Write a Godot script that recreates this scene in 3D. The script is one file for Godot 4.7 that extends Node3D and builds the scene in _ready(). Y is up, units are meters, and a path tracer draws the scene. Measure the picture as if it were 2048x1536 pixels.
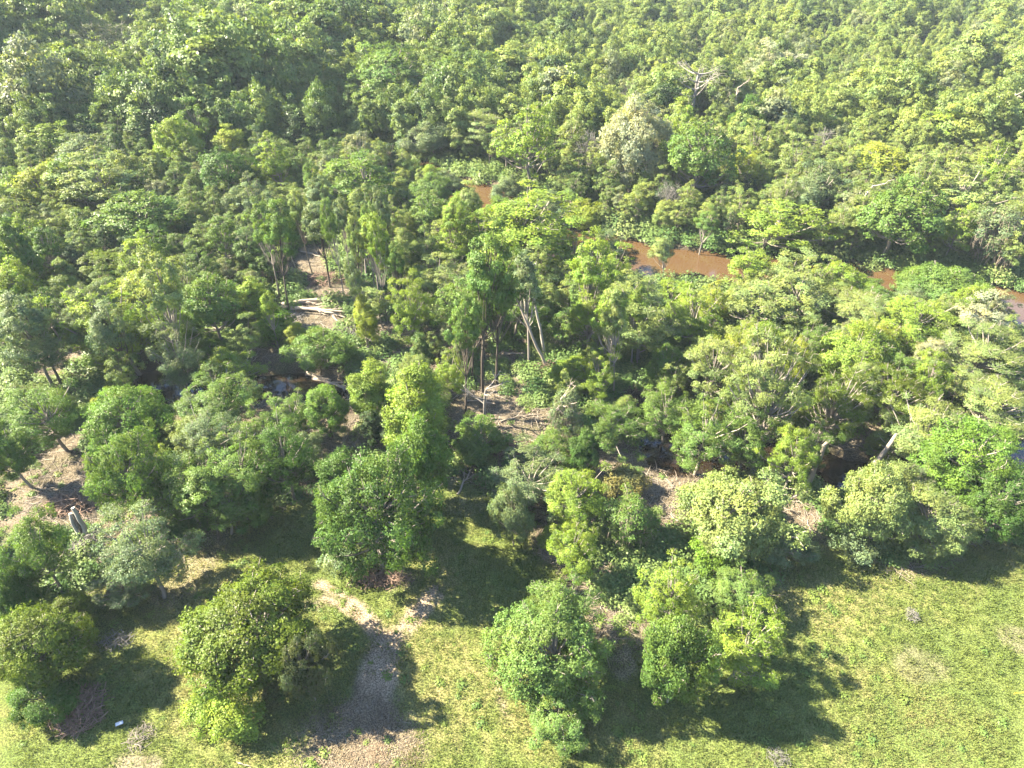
extends Node3D
# A river-bottom wood seen from above: meadow and dirt track in front, a dark creek, a muddy river and dense trees behind.

class Buf:
	var v := PackedVector3Array()
	var n := PackedVector3Array()
	var c := PackedColorArray()
	var u := PackedVector2Array()
	var i := PackedInt32Array()
	func mesh(m: Material) -> ArrayMesh:
		var a := []
		a.resize(Mesh.ARRAY_MAX)
		a[Mesh.ARRAY_VERTEX] = v
		a[Mesh.ARRAY_NORMAL] = n
		a[Mesh.ARRAY_COLOR] = c
		if u.size() == v.size():
			a[Mesh.ARRAY_TEX_UV] = u
		a[Mesh.ARRAY_INDEX] = i
		var am := ArrayMesh.new()
		am.add_surface_from_arrays(Mesh.PRIMITIVE_TRIANGLES, a)
		am.surface_set_material(0, m)
		return am

var rng := RandomNumberGenerator.new()
var bumps := FastNoiseLite.new()
var patches := FastNoiseLite.new()
var M := {}
var tints := {}
var protos := {}
var taken := {}

const EYE_HEIGHT := 42
const PITCH := 37
const FOV := 56.813

func rv() -> Vector3:
	return Vector3(rng.randf() * 2.0 - 1.0, rng.randf() * 2.0 - 1.0, rng.randf() * 2.0 - 1.0)

func ru() -> Vector3:
	var y := rng.randf() * 2.0 - 1.0
	var a := rng.randf() * TAU
	var r := sqrt(1.0 - y * y)
	return Vector3(r * cos(a), y, r * sin(a))

func numbered(called: String) -> String:
	var k: int = taken.get(called, 0)
	taken[called] = k + 1
	return called if k == 0 else "%s_%03d" % [called, k]

func thing(called: String, label: String, category: String, at: Vector3, turn := 0.0, group := "") -> Node3D:
	var o := Node3D.new()
	o.name = numbered(called)
	add_child(o, true)
	o.position = at
	o.rotation.y = turn
	tag(o, label, category, group)
	return o

func tag(o: Node, label: String, category: String, group := "") -> void:
	o.set_meta("label", label)
	o.set_meta("category", category)
	if group != "":
		o.set_meta("group", group)

func part(called: String, mesh: Mesh, parent: Node) -> MeshInstance3D:
	var o := MeshInstance3D.new()
	o.name = numbered(called) if parent == self else called
	o.mesh = mesh
	parent.add_child(o, true)
	return o

func setting(called: String, mesh: Mesh, label: String, kind := "structure") -> MeshInstance3D:
	var o := part(called, mesh, self)
	o.set_meta("kind", kind)
	o.set_meta("label", label)
	return o

func lin(r: float, g: float, b: float) -> Color:
	return Color(r, g, b).linear_to_srgb()

func mat(color: Color, rough := 0.9, vertex := true) -> StandardMaterial3D:
	var m := StandardMaterial3D.new()
	m.albedo_color = color
	m.roughness = rough
	m.vertex_color_use_as_albedo = vertex
	m.metallic_specular = 0.3
	return m

func leaf_mat(r: float, g: float, b: float) -> StandardMaterial3D:
	var m := mat(lin(r, g, b), 0.45)
	m.metallic_specular = 0.28
	m.cull_mode = BaseMaterial3D.CULL_DISABLED
	m.backlight_enabled = true
	m.backlight = lin(0.86, 0.86, 0.36)
	return m

# ---------------------------------------------------------------- shapes

func leaf(b: Buf, p: Vector3, n: Vector3, t: Vector3, l: float, w: float, nn: Vector3, col: Color) -> void:
	var s := n.cross(t) * (w * 0.5)
	var tt := t * (l * 0.5)
	var k := b.v.size()
	b.v.append(p - tt)
	b.v.append(p + s + tt * 0.1)
	b.v.append(p + tt - n * (l * 0.12))
	b.v.append(p - s + tt * 0.1)
	for q in 4:
		b.n.append(nn)
		b.c.append(col)
	b.i.append(k); b.i.append(k + 1); b.i.append(k + 2)
	b.i.append(k); b.i.append(k + 2); b.i.append(k + 3)

func tube(b: Buf, pts: PackedVector3Array, r0: float, r1: float, sides: int, col: Color) -> void:
	var count := pts.size()
	var k := b.v.size()
	var side := Vector3.RIGHT
	for a in count:
		var d := (pts[mini(a + 1, count - 1)] - pts[maxi(a - 1, 0)]).normalized()
		side = (side - d * side.dot(d))
		if side.length() < 0.1:
			side = d.cross(Vector3(0.3, 0.5, 0.8))
		side = side.normalized()
		var up := d.cross(side)
		var r := lerpf(r0, r1, float(a) / maxf(1.0, count - 1.0))
		for s in sides:
			var th := TAU * s / sides
			var o := side * cos(th) + up * sin(th)
			var wob := 1.0 + 0.12 * sin(th * 3.0 + a * 1.7)
			b.v.append(pts[a] + o * r * wob)
			b.n.append(o)
			b.c.append(col * (0.9 + 0.1 * sin(th * 5.0 + a * 2.3)))
	for a in count - 1:
		for s in sides:
			var p := k + a * sides + s
			var q := k + a * sides + (s + 1) % sides
			b.i.append(p); b.i.append(p + sides); b.i.append(q)
			b.i.append(q); b.i.append(p + sides); b.i.append(q + sides)
	# blunt cap on the far end, with its own cut-wood colour
	var e := b.v.size()
	var dd := (pts[count - 1] - pts[count - 2]).normalized()
	for s in sides:
		b.v.append(b.v[k + (count - 1) * sides + s])
		b.n.append(dd)
		b.c.append(col)
	for s in sides - 2:
		b.i.append(e); b.i.append(e + s + 2); b.i.append(e + s + 1)

func bend(from: Vector3, to: Vector3, steps: int, sag: Vector3, wob := 0.0) -> PackedVector3Array:
	var pts := PackedVector3Array()
	for k in steps + 1:
		var t := float(k) / steps
		var w := rv() * wob if k > 0 and k < steps else Vector3.ZERO
		pts.append(from.lerp(to, t) + sag * (4.0 * t * (1.0 - t)) + w)
	return pts

# a tree of one habit: trunk with limbs, and a crown of lobes made of tufts made of leaves
func grow(o: Dictionary, s: int) -> Dictionary:
	rng.seed = s
	var wood := Buf.new()
	var green := Buf.new()
	var h: float = o.h
	var r: float = o.r
	var base: float = o.base
	var v := (h - base) * 0.5
	var centre := Vector3(rng.randf_range(-0.08, 0.08) * h, base + v, rng.randf_range(-0.08, 0.08) * h)
	var bark := Color(0.66, 0.66, 0.66)
	var spine := bend(Vector3(0, -0.6, 0), centre + Vector3(0, v * 0.45, 0), 7, Vector3(rng.randf_range(-0.3, 0.3), 0, rng.randf_range(-0.3, 0.3)), 0.1)
	if base > 0.4 or o.get("bare", false):
		tube(wood, spine, o.trunk, o.trunk * 0.25, 8, bark)
	var n: int = o.lobes
	var wild: float = o.get("wild", 1.0)
	var low: float = o.get("low", 0.55)
	var gap: float = o.get("gap", 0.0)
	var taper: float = o.get("taper", 0.0)
	var flat: float = o.get("flat", 0.8)
	var ls: float = o.leaf
	var wide: float = o.get("wide", 0.68)
	var droop: float = o.get("droop", 0.0)
	var spread: float = o.get("spread", 0.75)
	var turn := rng.randf() * TAU
	var sx := rng.randf_range(0.88, 1.12)
	# two or three broad swellings make the outline uneven
	var b1 := ru()
	var b2 := ru()
	for k in n:
		var y := 1.0 - (k + 0.5) / n * (1.0 + low)
		if k % 6 == 5:
			y *= 0.4
		var q: float = sqrt(maxf(0.0, 1.0 - y * y))
		var a := k * 2.39996 + turn + rng.randf_range(-0.4, 0.4)
		var out := Vector3(q * cos(a), y, q * sin(a))
		if rng.randf() < gap:
			continue
		var reach := rng.randf_range(0.55, 0.95) if k % 6 != 5 else rng.randf_range(0.2, 0.5)
		reach = lerpf(0.78, reach, 0.35 + 0.65 * wild)
		if rng.randf() < 0.1 * wild:
			reach *= 1.3
		reach *= 0.9 + 0.28 * wild * out.dot(b1) * absf(out.dot(b1)) + 0.19 * wild * sin(4.0 * out.dot(b2) + turn)
		var thin := 1.0 - taper * clampf(0.5 + y * 0.5, 0.0, 1.0)
		var c := centre + Vector3(out.x * r * sx * thin, out.y * v, out.z * r / sx * thin) * reach
		var lr: float = r * float(o.lobe) * rng.randf_range(0.55, 1.35)
		var tone := rng.randf_range(0.64, 0.98)
		var warm := rng.randf_range(-0.09, 0.07) + 0.05 * y
		if base > 0.4 and (k % 2 == 0 or o.get("limbs", false)) or o.get("bare", false):
			var at: Vector3 = spine[clampi(int(2.0 + 5.0 * clampf((c.y - base * 0.6) / (h * 0.95) * 0.85, 0.0, 1.0)), 2, 6)]
			if at.y > c.y:
				at = spine[3]
			tube(wood, bend(at, c + out * lr * 0.5, 4, Vector3(0, -0.06 * h * q, 0), 0.12), o.trunk * 0.34, 0.03, 5, bark * rng.randf_range(1.0, 1.5))
			for w in int(o.get("twigs", 2)):
				var d2 := (out + ru() * 0.9).normalized()
				tube(wood, bend(c, c + d2 * lr * 1.15, 2, rv() * 0.1, 0.06), 0.035, 0.014, 3, bark * rng.randf_range(1.0, 1.5))
		if o.get("bare", false):
			for w in 9:
				var f := c + ru() * lr * 0.5
				tube(wood, bend(f, f + (out * 0.7 + ru()).normalized() * lr * rng.randf_range(0.7, 1.3), 2, rv() * 0.15, 0.05), 0.028, 0.008, 3, bark * rng.randf_range(0.8, 1.25))
			continue
		var tufts := int(float(o.tufts) * (lr * lr) / (r * r * float(o.lobe) * float(o.lobe)) + 1.0)
		for g in tufts:
			var d := ru()
			if d.dot(out) < -0.25 and rng.randf() < 0.8:
				d = -d
			var tc := c + Vector3(d.x, d.y * flat, d.z) * lr * (rng.randf_range(0.55, 1.08) if rng.randf() < 0.93 else rng.randf_range(1.05, 1.4))
			var face := (d * 0.55 + out * 0.45 + Vector3(0, 0.38, 0)).normalized()
			var tt := tone * rng.randf_range(0.82, 1.05)
			var tw := warm + rng.randf_range(-0.07, 0.07)
			var ts: float = ls * float(o.get("tuft", 1.5))
			for l in int(o.leaves):
				var p := tc + rv() * Vector3(ts, ts * 0.6 * flat, ts)
				var nl := (face + rv() * spread).normalized()
				var t := nl.cross(rv()).normalized()
				if droop > 0.0:
					t = (t + Vector3(0, -droop, 0)).normalized()
					nl = (nl - t * nl.dot(t)).normalized()
				var m := tt * rng.randf_range(0.8, 1.04)
				var col := Color(clampf(m * (1.0 + tw), 0, 1), clampf(m, 0, 1), clampf(m * (1.0 - tw * 1.5), 0, 1))
				var big := ls * rng.randf_range(0.7, 1.3)
				leaf(green, p, nl, t, big, big * wide, (nl * 0.8 + face * 0.5).normalized(), col)
		# hanging moss and dry vine strands
		for g in int(o.get("strands", 0)):
			var f := c + ru() * lr * 0.8
			tube(wood, bend(f, f + Vector3(rng.randf_range(-0.4, 0.4), -rng.randf_range(0.8, 2.2), rng.randf_range(-0.4, 0.4)), 2, rv() * 0.2, 0.08), 0.03, 0.012, 3, Color(1, 0.95, 0.85))
	return {"h": h, "r": r, "wood": wood.mesh(M.bark) if wood.v.size() else null, "green": green.mesh(M.plain_leaf) if green.v.size() else null}

func breed(called: String, o: Dictionary, copies: int, s: int) -> void:
	var all := []
	for k in copies:
		all.append(grow(o, s * 100 + k))
	protos[called] = all

var tree_roots := {}

# one tree or shrub: the first of a kind is built, later ones are duplicates of it with a tint, size and turn of their own
func stand(called: String, habit: String, which: int, tint: String, x: float, z: float, h: float, r: float, label: String, group: String, bark := "bark") -> Node3D:
	var all: Array = protos[habit]
	var pick := which % all.size()
	var key := habit + str(pick)
	var p: Dictionary = all[pick]
	if not tree_roots.has(key):
		var o := Node3D.new()
		if p.wood:
			part("trunk" if p.h > 3.5 else "stem", p.wood, o)
		if p.green:
			part("crown", p.green, o)
		tree_roots[key] = o
	var t: Node3D = tree_roots[key].duplicate()
	t.name = numbered(called)
	add_child(t, true)
	t.position = Vector3(x, ground_height(x, z), z)
	t.rotation = Vector3(0.07 * sin(x * 1.7 + z), fmod(which * 2.39996 + x * 0.37, TAU), 0.07 * sin(z * 2.3 + x))
	t.scale = Vector3(r / float(p.r), h / float(p.h), r / float(p.r))
	for m in t.get_children():
		if m.name == "crown":
			m.set_surface_override_material(0, tints[tint])
		elif bark != "bark":
			m.set_surface_override_material(0, M[bark])
	tag(t, label, "shrub" if called.ends_with("shrub") or called.ends_with("sapling") else "tree", group)
	return t

# ---------------------------------------------------------------- the lie of the land

var RIVER := PackedVector2Array([Vector2(-69.2, -137.8), Vector2(-41, -125.1), Vector2(-26.3, -122.1), Vector2(-15.9, -117.2), Vector2(-7.4, -107.1), Vector2(-2.9, -99), Vector2(3.9, -90.5), Vector2(10.9, -85.2), Vector2(18.3, -82), Vector2(26.3, -80.3), Vector2(33.2, -78.2), Vector2(40, -76.5), Vector2(47, -75.7), Vector2(53.1, -73.3), Vector2(58.6, -69.7), Vector2(66.4, -64.3)])
var CREEK := PackedVector2Array([Vector2(-37, -58.8), Vector2(-33.7, -55), Vector2(-29.3, -55.8), Vector2(-24.8, -55.6), Vector2(-21.5, -56.2), Vector2(-16.1, -53.8)])
var CREEK_END := PackedVector2Array([Vector2(12, -52.7), Vector2(13, -50.5), Vector2(14, -45.7), Vector2(19.9, -45.5), Vector2(25.6, -45.7), Vector2(28.5, -43.1), Vector2(34.8, -42.9), Vector2(47.6, -46.7)])
var EDGE := PackedVector2Array([Vector2(-41.5, -25.9), Vector2(-35.1, -28.9), Vector2(-29.4, -31.4), Vector2(-25.8, -34), Vector2(-22.8, -37.4), Vector2(-17.3, -40.6), Vector2(-6.2, -44.8), Vector2(-1, -40.6), Vector2(2.1, -35), Vector2(5.8, -27), Vector2(8.8, -27), Vector2(18.7, -32.3), Vector2(23.8, -35.5), Vector2(28.6, -33.6), Vector2(40, -37.4), Vector2(52.2, -40.6)])
var BARE := [
	[-22.6, -67.6, 3.91, 4.98, 0.75],
	[-25.5, -83.5, 3.24, 5.19, 0.7],
	[-46.5, -59.8, 2.57, 3.24, 0.95],
	[-37.2, -40.7, 4.48, 4.15, 0.75],
	[-41.5, -44.9, 3.01, 3.95, 0.5],
	[-38.3, -48.1, 1.79, 1.74, 0.8],
	[-22.9, -34.6, 2.23, 2.94, 0.6],
	[-23.9, -31.4, 1.77, 1.75, 0.55],
	[12.5, -41.0, 4.49, 2.63, 0.85],
	[9.3, -44.6, 2.14, 1.91, 0.6],
	[22.9, -38.3, 2.16, 3.29, 0.75],
	[7.3, -26.0, 0.97, 1.46, 0.7],
	[26.6, -25.6, 1.93, 1.26, 0.45],
	[33.6, -27.5, 1.16, 1.14, 0.5],
	[-21.4, -19.4, 1.72, 0.71, 0.7],
	[-13.9, -30.2, 0.87, 0.49, 0.7],
	[-5.2, -42.4, 1.67, 1.5, 0.5],
	[-3.8, -39.6, 2.0, 1.1, 0.4],
	[16.3, -39.6, 2.4, 1.67, 0.5],
	[-22.6, -48.1, 2.69, 2.1, 0.5],
	[-0.7, -61.7, 3.67, 4.9, 0.35],
	[-19.8, -76.8, 6.71, 8.11, 0.32],
	[-15.9, -67.6, 5.02, 5.56, 0.3],
	[-2.0, -50.9, 4.18, 3.42, 0.5],
	[-19.2, -59.8, 4.12, 3.73, 0.4],
	[-8.8, -32.3, 1.8, 0.89, 0.4],
]
var TRACKS := [
	[PackedVector2Array([Vector2(-8.5, -20.2), Vector2(-8.6, -22.9), Vector2(-8.5, -25.6), Vector2(-8.4, -27.6)]), 1.3, 0.95],
	[PackedVector2Array([Vector2(-8.4, -27), Vector2(-9.3, -28.7), Vector2(-10.8, -30.3), Vector2(-12.2, -31.2), Vector2(-13.8, -32)]), 0.42, 1],
	[PackedVector2Array([Vector2(-8.8, -27.2), Vector2(-10.3, -29.1), Vector2(-11.7, -30.1), Vector2(-13.2, -30.8)]), 0.38, 0.95],
	[PackedVector2Array([Vector2(-8, -27), Vector2(-7.5, -28.5), Vector2(-6.6, -29.8), Vector2(-5.4, -31.5)]), 0.55, 1],
	[PackedVector2Array([Vector2(-7.8, -27), Vector2(-7, -27.8), Vector2(-6, -29.5), Vector2(-4.9, -31)]), 0.32, 0.8],
	[PackedVector2Array([Vector2(-1.4, -25.6), Vector2(-0.8, -23.6), Vector2(-0.4, -22.3)]), 0.25, 0.5],
]
var GRAVEL := [-9.1, -20.5, 3.67, 2.92]
var OPEN_SPOTS := [Vector3(32.8, 3.6, -134.1), Vector3(55.2, 2.2, -152.8)]
const FAR_FROM := -118
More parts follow.
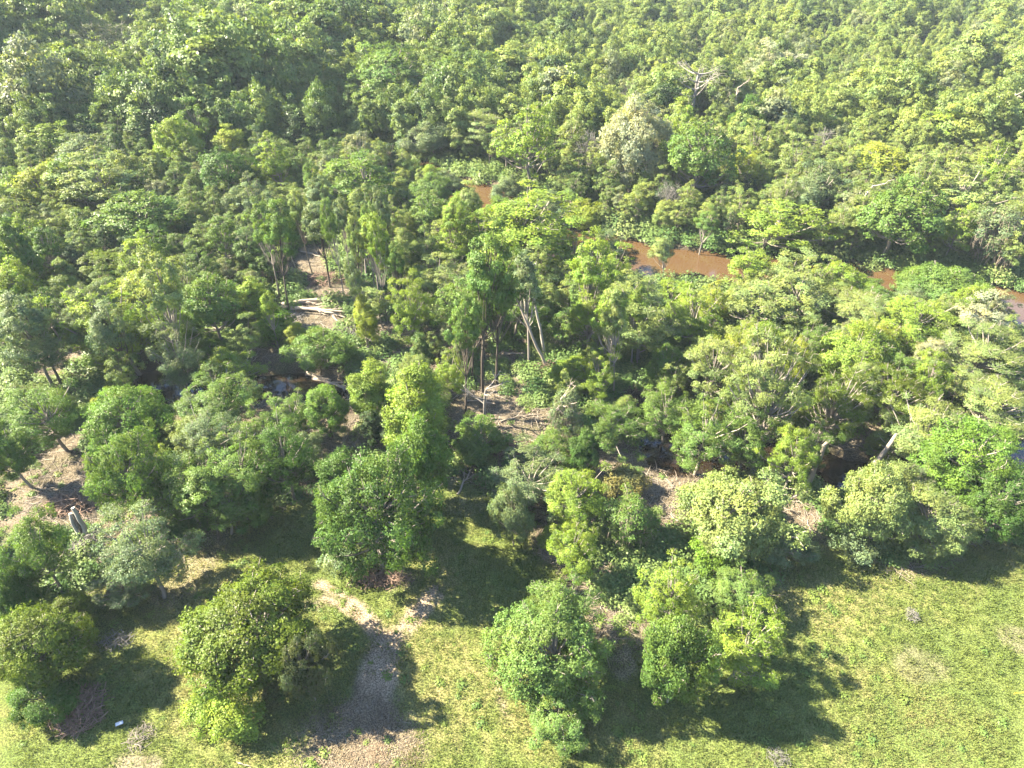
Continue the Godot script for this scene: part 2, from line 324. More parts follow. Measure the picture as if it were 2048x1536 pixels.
var MORE := PackedVector3Array([Vector3(-43.9, 2.0, -73.7), Vector3(16.1, 1.8, -63.7), Vector3(-54.2, 2.2, -84.0), Vector3(-67.2, 2.5, -98.4), Vector3(-31.2, 2.1, -76.1), Vector3(-26.5, 1.7, -59.0), Vector3(-4.0, 1.9, -65.8), Vector3(43.7, 2.2, -83.9), Vector3(8.7, 2.8, -111.6), Vector3(-42.2, 2.3, -90.4), Vector3(22.7, 1.6, -51.7), Vector3(-31.5, 1.9, -68.9), Vector3(-7.2, 2.2, -81.3), Vector3(-34.7, 1.9, -70.6), Vector3(-36.1, 1.6, -53.4), Vector3(-48.7, 1.8, -66.3), Vector3(37.2, 2.7, -108.1), Vector3(45.1, 2.2, -86.1), Vector3(-77.4, 2.7, -108.6), Vector3(-62.5, 2.1, -81.3), Vector3(-39.8, 1.8, -62.9), Vector3(12.9, 1.8, -63.7), Vector3(-44.6, 1.9, -68.3), Vector3(46.2, 2.5, -100.6), Vector3(-30.1, 2.2, -87.7), Vector3(-33.6, 1.7, -62.1), Vector3(-23.6, 1.5, -50.7), Vector3(32.2, 1.3, -40.2), Vector3(-63.2, 2.2, -84.7), Vector3(-68.6, 2.3, -91.4), Vector3(15.1, 1.5, -52.8), Vector3(36.9, 1.4, -47.5), Vector3(-6.4, 1.8, -66.5), Vector3(17.5, 1.4, -48.5), Vector3(56.8, 2.1, -83.4), Vector3(64.2, 2.1, -84.2), Vector3(28.1, 1.8, -66.7), Vector3(0.8, 2.6, -109.8), Vector3(13.3, 2.4, -98.7), Vector3(33.4, 1.8, -69.2), Vector3(-51.0, 2.1, -83.9), Vector3(-21.0, 2.5, -103.6), Vector3(21.4, 2.6, -110.0), Vector3(60.2, 2.0, -77.3), Vector3(26.0, 1.4, -50.1), Vector3(-12.3, 1.4, -46.0), Vector3(-41.7, 2.1, -86.4), Vector3(-9.4, 1.7, -63.8), Vector3(66.4, 2.3, -93.8), Vector3(22.0, 1.4, -49.7), Vector3(5.3, 1.4, -50.6), Vector3(-31.9, 2.5, -104.2), Vector3(-19.8, 2.3, -95.9), Vector3(-60.2, 2.0, -77.9), Vector3(48.6, 1.6, -58.4), Vector3(-44.2, 1.4, -51.1), Vector3(8.6, 1.6, -58.3), Vector3(25.9, 1.5, -56.2), Vector3(37.3, 2.4, -102.6), Vector3(-37.4, 2.0, -80.0), Vector3(-76.4, 2.4, -105.2), Vector3(-11.0, 1.9, -78.4), Vector3(10.8, 1.7, -64.0), Vector3(-0.8, 2.6, -112.9), Vector3(-59.9, 2.0, -80.8), Vector3(12.8, 2.4, -104.1), Vector3(-51.2, 1.7, -64.4), Vector3(21.0, 1.4, -52.7), Vector3(3.3, 1.8, -73.3), Vector3(-27.8, 1.4, -52.0), Vector3(-72.2, 2.4, -105.8), Vector3(-0.2, 1.8, -73.8), Vector3(-48.6, 2.3, -102.1), Vector3(-22.3, 1.2, -42.2), Vector3(10.2, 1.4, -49.5), Vector3(-40.9, 1.6, -60.6), Vector3(-9.9, 1.9, -76.3), Vector3(-65.5, 2.0, -86.0), Vector3(-45.2, 1.9, -78.0), Vector3(-40.8, 1.4, -50.2), Vector3(30.4, 2.1, -88.4), Vector3(-52.7, 2.2, -97.5), Vector3(40.6, 2.2, -97.9), Vector3(26.3, 1.5, -57.9), Vector3(81.4, 2.5, -112.6), Vector3(-28.8, 1.8, -75.6), Vector3(-22.5, 2.4, -107.3), Vector3(-8.8, 1.5, -56.9), Vector3(-42.9, 1.3, -49.1), Vector3(44.4, 2.1, -88.4), Vector3(7.7, 1.6, -63.6), Vector3(-55.3, 1.8, -72.3), Vector3(-8.7, 1.4, -51.0), Vector3(-51.8, 2.3, -100.1), Vector3(-24.9, 2.2, -97.6), Vector3(-24.2, 2.3, -103.7), Vector3(-59.1, 2.4, -106.7), Vector3(1.9, 1.6, -67.4), Vector3(31.3, 1.3, -45.5), Vector3(-4.6, 1.5, -58.4), Vector3(30.0, 1.3, -47.6), Vector3(-33.6, 1.6, -67.6), Vector3(-65.5, 2.5, -117.7), Vector3(65.5, 2.2, -99.1), Vector3(-29.2, 1.3, -49.9), Vector3(33.2, 2.5, -116.7), Vector3(25.7, 1.4, -54.5), Vector3(-14.1, 2.1, -92.7), Vector3(65.9, 2.0, -87.3), Vector3(24.6, 1.5, -61.6), Vector3(31.8, 1.3, -51.7), Vector3(-38.0, 2.4, -109.5), Vector3(28.8, 1.3, -48.7), Vector3(33.7, 2.0, -91.4), Vector3(5.3, 1.7, -72.4), Vector3(-37.9, 1.8, -77.3), Vector3(-80.0, 2.4, -110.5), Vector3(9.7, 2.2, -99.1), Vector3(28.3, 1.5, -60.4), Vector3(12.9, 2.3, -107.1), Vector3(65.1, 2.0, -91.3), Vector3(-36.9, 2.4, -114.3), Vector3(-59.1, 2.1, -98.0), Vector3(66.1, 2.4, -115.9), Vector3(-37.6, 1.7, -74.2), Vector3(-13.4, 1.8, -81.4), Vector3(-61.7, 2.1, -98.1), Vector3(63.7, 2.1, -97.4), Vector3(-51.4, 1.7, -73.0), Vector3(-10.7, 1.3, -50.5), Vector3(49.3, 2.0, -93.3), Vector3(19.2, 1.3, -54.2), Vector3(-34.3, 2.0, -93.2), Vector3(21.5, 1.3, -54.3), Vector3(42.5, 2.2, -104.1), Vector3(11.0, 1.5, -61.9), Vector3(26.4, 1.6, -69.5), Vector3(30.4, 1.4, -60.1), Vector3(-4.9, 1.6, -69.7), Vector3(-42.8, 1.5, -61.8), Vector3(50.4, 1.5, -63.6), Vector3(-39.1, 2.1, -101.7), Vector3(4.0, 1.6, -68.0), Vector3(42.5, 1.9, -86.9), Vector3(39.3, 1.3, -53.1), Vector3(30.0, 2.2, -104.9), Vector3(21.9, 2.0, -95.9), Vector3(-60.8, 2.2, -104.0), Vector3(-36.8, 1.6, -71.5), Vector3(-52.4, 1.9, -88.5), Vector3(28.6, 2.1, -102.4), Vector3(44.2, 1.5, -63.4), Vector3(-49.8, 2.0, -95.9), Vector3(50.0, 2.1, -103.6), Vector3(-6.5, 1.4, -60.6), Vector3(77.6, 2.2, -107.0), Vector3(53.0, 1.8, -82.6), Vector3(-46.3, 1.6, -70.4), Vector3(46.2, 2.0, -95.3), Vector3(20.8, 1.9, -90.4), Vector3(-15.0, 1.8, -83.8), Vector3(-7.4, 1.3, -51.9), Vector3(-63.1, 2.1, -101.1), Vector3(34.6, 2.2, -109.0), Vector3(41.4, 1.8, -83.7), Vector3(-37.1, 1.8, -85.2), Vector3(-6.3, 1.2, -47.5), Vector3(-58.3, 2.1, -102.8), Vector3(33.5, 1.4, -60.2), Vector3(40.8, 1.5, -65.5), Vector3(21.1, 1.4, -60.9), Vector3(-48.4, 2.2, -107.1), Vector3(37.5, 1.3, -52.8), Vector3(-51.6, 1.6, -75.7), Vector3(-28.9, 1.9, -90.1), Vector3(66.3, 1.9, -89.5), Vector3(73.4, 2.1, -101.7), Vector3(-38.8, 1.5, -65.3), Vector3(59.4, 2.1, -102.2), Vector3(52.0, 1.9, -95.1), Vector3(41.0, 1.2, -51.9), Vector3(-57.1, 1.8, -84.7), Vector3(-70.1, 2.0, -99.6), Vector3(-36.8, 1.8, -87.4), Vector3(-46.4, 1.5, -67.4), Vector3(43.1, 1.2, -51.5), Vector3(29.9, 1.5, -69.2), Vector3(-9.7, 1.2, -52.5), Vector3(16.4, 1.3, -53.8), Vector3(17.4, 1.9, -92.0), Vector3(-49.8, 1.7, -80.2), Vector3(-46.2, 2.0, -99.8), Vector3(-40.3, 1.6, -77.8), Vector3(-1.6, 1.8, -85.9), Vector3(30.4, 1.4, -62.4), Vector3(26.7, 2.2, -114.2), Vector3(62.2, 1.7, -83.4), Vector3(-54.2, 1.7, -81.0), Vector3(-39.6, 1.9, -95.0), Vector3(1.7, 1.5, -70.2), Vector3(5.4, 1.1, -43.1), Vector3(-2.8, 1.7, -83.5), Vector3(18.8, 2.0, -99.5), Vector3(-42.7, 1.5, -71.2), Vector3(55.3, 1.9, -96.2), Vector3(-33.5, 2.1, -107.5), Vector3(61.9, 1.7, -80.9), Vector3(24.5, 1.2, -48.7), Vector3(43.1, 2.2, -115.1), Vector3(57.8, 1.7, -85.4), Vector3(57.2, 2.1, -109.9), Vector3(57.2, 2.2, -116.2), Vector3(-26.4, 2.0, -105.5), Vector3(-53.0, 1.6, -79.4), Vector3(75.7, 2.0, -104.6), Vector3(38.6, 1.7, -87.5), Vector3(19.7, 2.1, -112.8), Vector3(-36.9, 1.8, -93.4), Vector3(-65.6, 1.8, -88.5), Vector3(25.3, 2.0, -103.7), Vector3(35.6, 1.4, -68.0), Vector3(-40.4, 2.0, -104.2), Vector3(-51.6, 1.7, -86.1), Vector3(32.9, 1.9, -97.6), Vector3(8.2, 1.9, -96.8), Vector3(11.2, 1.5, -72.5), Vector3(31.3, 2.0, -107.6), Vector3(-31.7, 1.4, -65.4), Vector3(-37.2, 1.4, -64.2), Vector3(63.7, 1.7, -86.3), Vector3(6.4, 1.4, -69.2), Vector3(-42.5, 1.6, -79.3), Vector3(45.1, 1.8, -91.5), Vector3(45.5, 1.4, -64.8), Vector3(-64.5, 2.0, -104.6), Vector3(-27.8, 1.9, -103.0), Vector3(31.3, 2.1, -113.5), Vector3(32.8, 1.3, -58.9), Vector3(36.7, 1.4, -69.2), Vector3(4.5, 1.4, -70.4), Vector3(63.6, 1.9, -102.3), Vector3(-2.8, 1.5, -76.6), Vector3(-82.1, 2.1, -116.7), Vector3(68.1, 1.8, -91.7), Vector3(22.2, 1.3, -59.5), Vector3(-62.5, 2.1, -111.8), Vector3(-60.8, 1.7, -86.7), Vector3(-1.0, 2.1, -115.9), Vector3(-25.6, 2.0, -110.7), Vector3(-45.9, 1.4, -65.7), Vector3(-33.6, 1.8, -95.8), Vector3(-10.5, 1.4, -65.7), Vector3(6.1, 2.0, -106.6), Vector3(42.7, 1.9, -99.4), Vector3(69.7, 1.9, -99.2), Vector3(8.5, 2.0, -108.6), Vector3(-18.4, 1.8, -98.0), Vector3(-51.4, 1.5, -78.2), Vector3(-44.2, 1.4, -70.2), Vector3(24.1, 1.4, -67.8), Vector3(-4.2, 1.5, -75.3), Vector3(40.1, 2.0, -111.1), Vector3(-18.8, 1.9, -101.1), Vector3(-1.1, 1.4, -70.1), Vector3(-35.1, 2.0, -110.4), Vector3(29.4, 1.8, -94.9), Vector3(-28.2, 1.4, -69.0), Vector3(-29.5, 2.0, -112.3), Vector3(24.0, 1.7, -91.7), Vector3(31.9, 1.7, -92.7), Vector3(23.4, 2.0, -108.1), Vector3(58.6, 1.8, -99.9), Vector3(-70.5, 1.9, -103.3), Vector3(-69.3, 2.0, -113.4), Vector3(-6.1, 1.2, -56.6), Vector3(-37.6, 1.3, -66.8), Vector3(-7.6, 1.2, -59.4), Vector3(46.4, 2.1, -117.2), Vector3(-55.2, 1.4, -69.0), Vector3(7.3, 1.8, -101.1), Vector3(-29.8, 1.7, -94.6), Vector3(-33.1, 1.6, -84.4), Vector3(-28.4, 1.5, -78.1), Vector3(52.7, 1.6, -85.5), Vector3(15.0, 1.8, -96.4), Vector3(-52.8, 1.9, -102.6), Vector3(45.7, 1.9, -103.7), Vector3(11.2, 1.5, -75.6), Vector3(75.8, 2.0, -113.8), Vector3(43.9, 1.2, -57.9), Vector3(37.6, 1.6, -85.6), Vector3(-13.3, 1.6, -86.1), Vector3(-47.0, 1.6, -88.0), Vector3(50.8, 2.0, -112.9), Vector3(21.4, 1.8, -98.2), Vector3(-35.7, 1.4, -68.6), Vector3(-39.8, 1.7, -90.8), Vector3(-48.2, 1.7, -90.8), Vector3(50.2, 1.6, -85.2), Vector3(-49.7, 1.6, -86.8), Vector3(71.8, 1.9, -104.6), Vector3(-48.4, 1.8, -98.6), Vector3(50.6, 1.8, -97.6), Vector3(-36.2, 1.5, -82.2), Vector3(28.0, 1.4, -69.9), Vector3(-33.3, 1.7, -90.6), Vector3(22.0, 1.3, -68.7), Vector3(-27.8, 1.6, -87.7), Vector3(74.0, 1.9, -106.2), Vector3(6.9, 1.8, -98.9), Vector3(-60.2, 1.6, -84.4), Vector3(7.1, 2.0, -114.4), Vector3(48.6, 1.9, -105.3), Vector3(17.6, 1.7, -94.9), Vector3(63.9, 1.7, -93.3), Vector3(10.3, 1.8, -105.0), Vector3(3.3, 1.4, -75.6), Vector3(-55.1, 1.5, -79.1), Vector3(35.6, 1.7, -93.8), Vector3(-38.8, 1.6, -88.3), Vector3(46.8, 1.6, -90.4), Vector3(-45.4, 1.7, -97.4), Vector3(-6.5, 1.2, -63.3), Vector3(-5.1, 1.4, -71.7), Vector3(-30.6, 1.8, -101.4), Vector3(-19.8, 1.8, -106.4), Vector3(30.2, 2.0, -117.7), Vector3(-40.2, 2.0, -117.3), Vector3(-45.7, 1.6, -91.6), Vector3(4.1, 1.3, -65.3), Vector3(52.2, 1.8, -106.4), Vector3(25.2, 1.8, -106.1), Vector3(-66.7, 1.8, -103.0), Vector3(-16.3, 1.7, -99.0), Vector3(-53.5, 1.9, -113.8), Vector3(-53.7, 1.5, -86.7), Vector3(10.0, 1.4, -77.6), Vector3(-30.2, 1.4, -79.1), Vector3(20.3, 1.3, -67.0), Vector3(82.3, 1.9, -115.2), Vector3(-65.1, 1.9, -115.1), Vector3(40.4, 1.8, -109.0), Vector3(63.3, 1.8, -104.4), Vector3(-29.0, 1.7, -99.6), Vector3(-29.8, 1.3, -71.6), Vector3(48.7, 1.6, -91.3), Vector3(-3.7, 1.9, -114.7), Vector3(-47.2, 1.4, -78.0), Vector3(-33.3, 1.3, -74.1), Vector3(51.8, 1.6, -91.6), Vector3(44.9, 1.8, -106.1), Vector3(67.5, 1.8, -107.1), Vector3(26.9, 1.8, -111.2), Vector3(1.1, 1.4, -75.9), Vector3(-27.8, 1.9, -114.1), Vector3(-58.8, 1.9, -112.8), Vector3(44.6, 1.2, -65.9), Vector3(24.0, 1.9, -114.0), Vector3(47.8, 1.2, -65.3), Vector3(-29.4, 1.2, -67.2), Vector3(75.2, 1.8, -111.7), Vector3(-18.7, 1.8, -108.8), Vector3(40.3, 1.9, -113.4), Vector3(0.4, 1.3, -71.4), Vector3(-73.6, 1.8, -110.4), Vector3(43.0, 1.2, -66.9), Vector3(-6.5, 1.5, -87.3), Vector3(10.9, 1.8, -109.3), Vector3(42.9, 1.8, -107.7), Vector3(45.3, 1.9, -114.9), Vector3(61.5, 1.7, -105.3), Vector3(-34.1, 1.6, -98.3), Vector3(23.2, 1.2, -66.7)])
